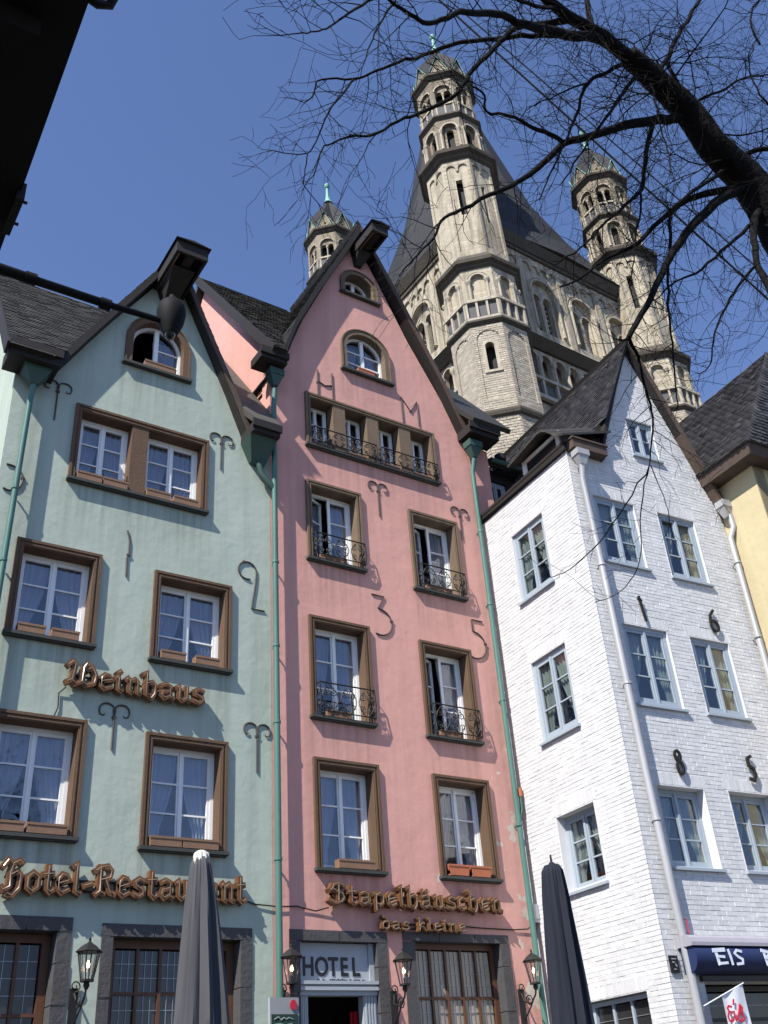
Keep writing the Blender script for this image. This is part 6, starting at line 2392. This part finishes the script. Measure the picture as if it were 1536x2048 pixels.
# ------------------------------------------------------------------ bare tree reaching in from the right
TREE = [
[(6.18,2.85,6.69,0.246),(6.08,2.82,7.25,0.225),(5.88,2.78,7.65,0.204),(5.69,2.76,7.91,0.187),(5.33,2.74,8.04,0.164),(5.10,2.71,8.26,0.147),(4.83,2.69,8.36,0.130),(4.62,2.68,8.43,0.118),(4.44,2.67,8.46,0.107)],
[(4.46,2.67,8.43,0.073),(4.18,2.63,8.40,0.065),(3.92,2.60,8.32,0.058),(3.75,2.58,8.26,0.054),(3.51,2.55,8.21,0.047),(3.36,2.52,8.25,0.042),(3.17,2.48,8.39,0.035)],
[(4.30,2.67,8.45,0.055),(4.04,2.63,8.33,0.050),(3.70,2.59,8.03,0.044),(3.35,2.54,7.77,0.037),(3.06,2.50,7.54,0.032),(2.95,2.48,7.49,0.030),(2.71,2.44,7.28,0.026),(2.39,2.38,6.92,0.020),(2.18,2.35,6.63,0.017),(2.06,2.32,6.54,0.015),(1.89,2.28,6.46,0.011),(1.74,2.23,6.44,0.008)],
[(4.11,2.67,8.51,0.030),(4.16,2.71,8.79,0.027),(4.27,2.76,9.19,0.025),(4.48,2.85,9.93,0.020)],
[(5.16,2.73,8.27,0.053),(4.93,2.76,8.15,0.049),(4.66,2.81,7.99,0.045),(4.41,2.85,7.83,0.041),(4.16,2.90,7.63,0.036),(4.00,2.93,7.51,0.034),(3.83,2.97,7.39,0.031),(3.70,3.00,7.21,0.028),(3.55,3.04,7.01,0.025),(3.42,3.08,6.87,0.022),(3.26,3.12,6.72,0.019),(3.00,3.19,6.49,0.015),(2.84,3.23,6.33,0.012),(2.80,3.27,6.20,0.010),(2.66,3.32,5.99,0.007),(2.60,3.35,5.90,0.006)],
[(3.81,2.94,7.35,0.022),(3.62,2.91,7.29,0.020),(3.44,2.88,7.20,0.017),(3.24,2.84,7.13,0.014),(2.94,2.79,6.93,0.010),(2.92,2.76,7.03,0.009),(2.80,2.73,7.00,0.007)],
[(4.17,2.67,8.43,0.029),(3.92,2.71,8.35,0.027),(3.70,2.76,8.26,0.025),(3.37,2.82,8.07,0.021),(3.17,2.87,7.95,0.019),(2.90,2.93,7.77,0.017),(2.72,2.97,7.59,0.015),(2.48,3.03,7.38,0.012),(2.31,3.08,7.22,0.010),(2.19,3.11,7.11,0.009),(1.99,3.17,7.03,0.007),(1.96,3.18,6.97,0.006),(1.95,3.20,6.89,0.006),(1.90,3.22,6.81,0.005)],
[(2.18,3.10,7.09,0.009),(2.05,3.17,6.81,0.007),(2.01,3.22,6.65,0.006),(1.98,3.25,6.53,0.005),(1.94,3.28,6.45,0.005),(1.84,3.32,6.43,0.004),(1.76,3.35,6.44,0.004)],
[(1.95,3.29,6.46,0.005),(1.95,3.33,6.33,0.004),(1.96,3.36,6.27,0.004),(2.08,3.41,6.24,0.003)],
[(3.81,2.60,8.33,0.033),(3.58,2.64,8.15,0.030),(3.35,2.68,8.00,0.027),(3.19,2.71,7.81,0.024),(3.06,2.74,7.59,0.022),(2.91,2.78,7.34,0.020),(2.81,2.81,7.13,0.018),(2.73,2.84,6.98,0.016),(2.53,2.89,6.77,0.014),(2.35,2.93,6.60,0.011),(2.19,2.98,6.43,0.009),(2.07,3.01,6.38,0.008),(1.95,3.04,6.27,0.006),(1.91,3.06,6.23,0.006),(1.87,3.10,6.03,0.004)],
[(1.90,2.29,6.50,0.009),(1.83,2.34,6.32,0.006),(1.79,2.37,6.18,0.005),(1.76,2.42,6.03,0.003)],
[(1.84,2.23,6.47,0.011),(1.74,2.25,6.34,0.010),(1.61,2.28,6.16,0.008),(1.51,2.30,6.00,0.006),(1.44,2.32,5.93,0.005),(1.36,2.34,5.88,0.004),(1.28,2.36,5.83,0.003)],
[(5.61,2.79,7.77,0.039),(5.36,2.88,7.68,0.035),(5.14,2.96,7.56,0.030),(4.94,3.04,7.37,0.026),(4.70,3.16,7.08,0.020),(4.58,3.22,6.97,0.018),(4.37,3.31,6.82,0.014),(4.20,3.41,6.65,0.010),(4.06,3.47,6.56,0.007)],
[(5.67,2.79,7.81,0.053),(5.36,2.83,7.56,0.048),(5.04,2.88,7.21,0.042),(4.79,2.92,6.88,0.037),(4.59,2.97,6.58,0.032),(4.36,3.04,6.16,0.026),(4.17,3.10,5.85,0.022)],
[(4.18,3.10,5.86,0.015),(4.21,3.12,5.82,0.015),(4.30,3.16,5.79,0.014),(4.37,3.22,5.69,0.012),(4.49,3.30,5.56,0.010),(4.54,3.37,5.42,0.008),(4.54,3.47,5.19,0.005)],
[(4.20,3.10,5.88,0.013),(4.10,3.10,5.80,0.009),(4.01,3.10,5.78,0.005)],
[(4.54,3.47,5.19,0.007),(4.31,3.54,4.87,0.006),(4.11,3.62,4.60,0.005),(3.87,3.68,4.38,0.004),(3.73,3.72,4.31,0.003)],
[(4.54,3.47,5.19,0.006),(4.43,3.52,4.87,0.005),(4.38,3.58,4.52,0.004),(4.29,3.61,4.37,0.004),(4.17,3.63,4.26,0.003),(4.00,3.66,4.18,0.003)],
[(4.56,3.47,5.21,0.005),(4.64,3.50,5.06,0.004),(4.70,3.53,4.90,0.003)],
[(4.85,2.98,7.28,0.018),(4.79,3.00,6.96,0.016),(4.69,3.03,6.62,0.013),(4.63,3.07,6.24,0.011),(4.60,3.11,5.90,0.008),(4.58,3.14,5.65,0.007),(4.57,3.16,5.48,0.005)],
[(5.75,2.79,7.61,0.039),(5.53,2.77,7.24,0.035),(5.33,2.73,6.77,0.030),(5.30,2.70,6.53,0.027),(5.28,2.67,6.23,0.022)],
[(5.31,2.73,6.73,0.016),(5.03,2.80,6.39,0.012),(4.85,2.86,6.11,0.009),(4.78,2.91,5.92,0.008),(4.73,2.95,5.74,0.006),(4.64,2.98,5.65,0.005)],
[(5.61,2.79,7.39,0.021),(5.30,2.87,7.06,0.016),(5.00,2.96,6.74,0.012),(4.77,3.03,6.58,0.009),(4.56,3.10,6.36,0.005)],
[(5.65,2.73,8.10,0.027),(5.78,2.66,8.19,0.026),(5.88,2.60,8.21,0.025),(6.04,2.48,8.13,0.023)],
[(5.21,2.73,8.47,0.018),(5.31,2.70,8.57,0.017),(5.63,2.62,8.84,0.014),(5.89,2.55,9.09,0.011),(6.19,2.48,9.26,0.008)],
[(4.84,2.70,8.55,0.027),(4.88,2.68,8.67,0.026),(4.94,2.66,8.77,0.025),(5.14,2.60,9.17,0.022),(5.49,2.53,9.79,0.018),(5.68,2.48,10.19,0.016)],
[(5.00,2.70,8.85,0.021),(5.07,2.71,8.68,0.021),(5.14,2.73,8.45,0.022)],
[(4.47,2.67,8.25,0.021),(4.30,2.71,7.96,0.018),(4.15,2.75,7.70,0.015),(4.00,2.79,7.45,0.012),(3.81,2.85,7.12,0.009),(3.62,2.91,6.78,0.005)],
[(4.32,2.67,8.26,0.021),(4.15,2.71,8.08,0.019),(4.00,2.75,7.93,0.017),(3.85,2.84,7.53,0.013),(3.74,2.90,7.24,0.010),(3.62,2.98,6.95,0.007),(3.54,3.04,6.73,0.005)],
[(4.01,2.76,7.95,0.010),(3.68,2.81,7.63,0.007),(3.42,2.85,7.37,0.004)],
[(4.80,2.85,8.13,0.026),(4.70,2.90,7.83,0.022),(4.64,2.97,7.50,0.019),(4.59,3.00,7.36,0.017),(4.39,3.05,7.12,0.014),(4.20,3.10,6.90,0.011),(3.99,3.16,6.63,0.008),(3.77,3.22,6.41,0.006)],
[(4.51,2.94,7.26,0.012),(4.48,2.96,7.07,0.010),(4.35,3.01,6.65,0.007),(4.27,3.04,6.35,0.004)],
[(5.39,2.73,8.03,0.022),(5.47,2.75,7.92,0.021),(5.06,2.80,7.49,0.018),(4.66,2.85,7.06,0.015)],
[(4.62,2.67,8.25,0.013),(4.52,2.62,7.87,0.011),(4.44,2.59,7.57,0.009),(4.32,2.53,7.14,0.007),(4.20,2.48,6.77,0.005)],
[(5.27,2.73,8.18,0.011),(5.57,2.66,8.25,0.009),(5.88,2.60,8.43,0.008),(6.22,2.54,8.67,0.006)],
[(3.53,2.54,8.13,0.020),(3.23,2.50,7.89,0.016),(3.00,2.47,7.73,0.014),(2.69,2.42,7.47,0.010)],
[(6.25,2.48,9.74,0.013),(6.20,2.45,10.04,0.012),(6.54,2.43,10.62,0.012),(6.89,2.42,11.06,0.012)],
[(6.06,2.48,8.62,0.012),(5.80,2.46,8.68,0.010),(5.79,2.44,9.05,0.008),(6.06,2.42,9.58,0.006)],
]
TR = thing('bare_tree', 'leafless dark tree with a heavy leaning limb and fine twigs before the church', 'tree', (6.9, 2.85, 0))
limb = TREE[0]
mb = MB()
gp = [Vector((6.95, 2.86, 0)), Vector((6.88, 2.86, .5)), Vector((6.8, 2.86, 2.2)), Vector((6.62, 2.86, 4.4)), Vector((6.40, 2.855, 5.8))]
gr = [.38, .28, .24, .21, .193]
lp = [Vector(q[:3]) for q in limb]
lr = [q[3]*.74 for q in limb]
rr = random.Random(3)


def smooth_path(P, R, sub, jit, rr):
    out, ro = [], []
    n = len(P)
    for i in range(n-1):
        p0, p1, p2, p3 = P[max(i-1, 0)], P[i], P[i+1], P[min(i+2, n-1)]
        for s in range(sub):
            t = s/sub
            q = 0.5*((2*p1)+(p2-p0)*t+(2*p0-5*p1+4*p2-p3)*t*t+(3*p1-p0-3*p2+p3)*t**3)
            L = (p2-p1).length
            if s and jit:
                q = q+Vector((rr.uniform(-1, 1), rr.uniform(-1, 1), rr.uniform(-1, 1)))*L*jit
            out.append(q)
            ro.append(R[i]+(R[i+1]-R[i])*t)
    out.append(P[-1])
    ro.append(R[-1])
    return out, ro


P_, R_ = smooth_path(gp+lp, gr+lr, 4, .02, rr)
mb.wtube(P_, R_, 14)
for q in range(26):                           # knots and small scars on the limb
    i = rr.randrange(18, len(P_)-2)
    a = rr.uniform(0, 6.28)
    dv = Vector((math.cos(a), rr.uniform(-.5, .5), math.sin(a))).normalized()
    b0 = P_[i]+dv*R_[i]*.75
    mb.wtube([b0, b0+dv*R_[i]*.35, b0+dv*R_[i]*.42], [R_[i]*.30, R_[i]*.2, R_[i]*.05], 6)
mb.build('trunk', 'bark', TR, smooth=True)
twigs = MB()
nt_ = [0]


def twig(p, d, L, r, lvl, rr):
    """a crooked twig that forks; drawn as thin tubes"""
    if nt_[0] > 90000:
        return
    n = max(3, int(L/.07))
    n = min(n, 8)
    P = [p.copy()]
    R = [r]
    dd = d.normalized()
    for i in range(n):
        dd = (dd + Vector((rr.gauss(0, .17), rr.gauss(0, .17), rr.gauss(0, .17)-.03))).normalized()
        P.append(P[-1]+dd*L/n)
        R.append(max(.0014, r*(1-.75*(i+1)/n)))
    twigs.wtube(P, R, 3, cap=False)
    nt_[0] += n
    if lvl <= 0:
        return
    for i in range(1, n+1):
        if rr.random() < (.72 if lvl > 1 else .55):
            t = (P[i]-P[i-1]).normalized()
            ax = Vector((rr.gauss(0, 1), rr.gauss(0, .8), rr.gauss(0, 1)))
            s = (ax-t*ax.dot(t)).normalized()
            nd = (t*rr.uniform(.45, .95)+s*rr.uniform(.6, 1.0)+Vector((0, 0, -.10))).normalized()
            twig(P[i], nd, L*rr.uniform(.32, .62), R[i]*.75, lvl-1, rr)


for bi, br in enumerate(TREE[1:]):
    rr = random.Random(100+bi)
    P_, R_ = smooth_path([Vector(q[:3]) for q in br], [q[3] for q in br], 4, .022, rr)
    mb = MB()
    mb.wtube(P_, [max(.0022, q*.8) for q in R_], 8 if R_[0] > .02 else 5)
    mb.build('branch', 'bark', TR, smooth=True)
    acc = 0
    for i in range(2, len(P_)):
        sg = (P_[i]-P_[i-1])
        acc += sg.length
        t = sg.normalized()
        if acc > rr.uniform(.03, .085):
            acc = 0
            ax = Vector((rr.gauss(0, 1), rr.gauss(0, .6), rr.gauss(0, 1)))
            s = (ax-t*ax.dot(t)).normalized()
            frac = i/len(P_)
            nd = (t*rr.uniform(.2, .9)+s+Vector((0, 0, -.12))).normalized()
            thick = R_[i]
            low = P_[i].z < 5.2 and br[0][0] > 4 and bi in (13, 14, 15, 16, 17)
            L = rr.uniform(.16, .54)*(.55 if low else 1)
            if low and rr.random() < .55:
                continue
            twig(P_[i], nd, L, min(.0042, max(.0019, thick*.45)), 2 if rr.random() < .5 and not low else 1, rr)
    e = (P_[-1]-P_[-2]).normalized()
    if bi not in (13, 14, 15, 16):
        for q in range(2):
            twig(P_[-1], e+Vector((rr.gauss(0, .4), rr.gauss(0, .3), rr.gauss(0, .4))), .2, .0026, 1, rr)
lim, lrr = smooth_path(lp, lr, 4, 0, random.Random(1))
rr = random.Random(61)
for q in range(26):                           # more shoots straight off the heavy limb
    i = rr.randrange(6, len(lim)-1)
    t = (lim[i]-lim[i-1]).normalized()
    s = Vector((rr.gauss(0, 1), rr.gauss(0, .5), rr.gauss(.1, 1)))
    s = (s-t*s.dot(t)).normalized()
    twig(lim[i]+s*lrr[i]*.8, s+t*rr.uniform(0, .7), rr.uniform(.7, 1.5), rr.uniform(.006, .010), 3, rr)
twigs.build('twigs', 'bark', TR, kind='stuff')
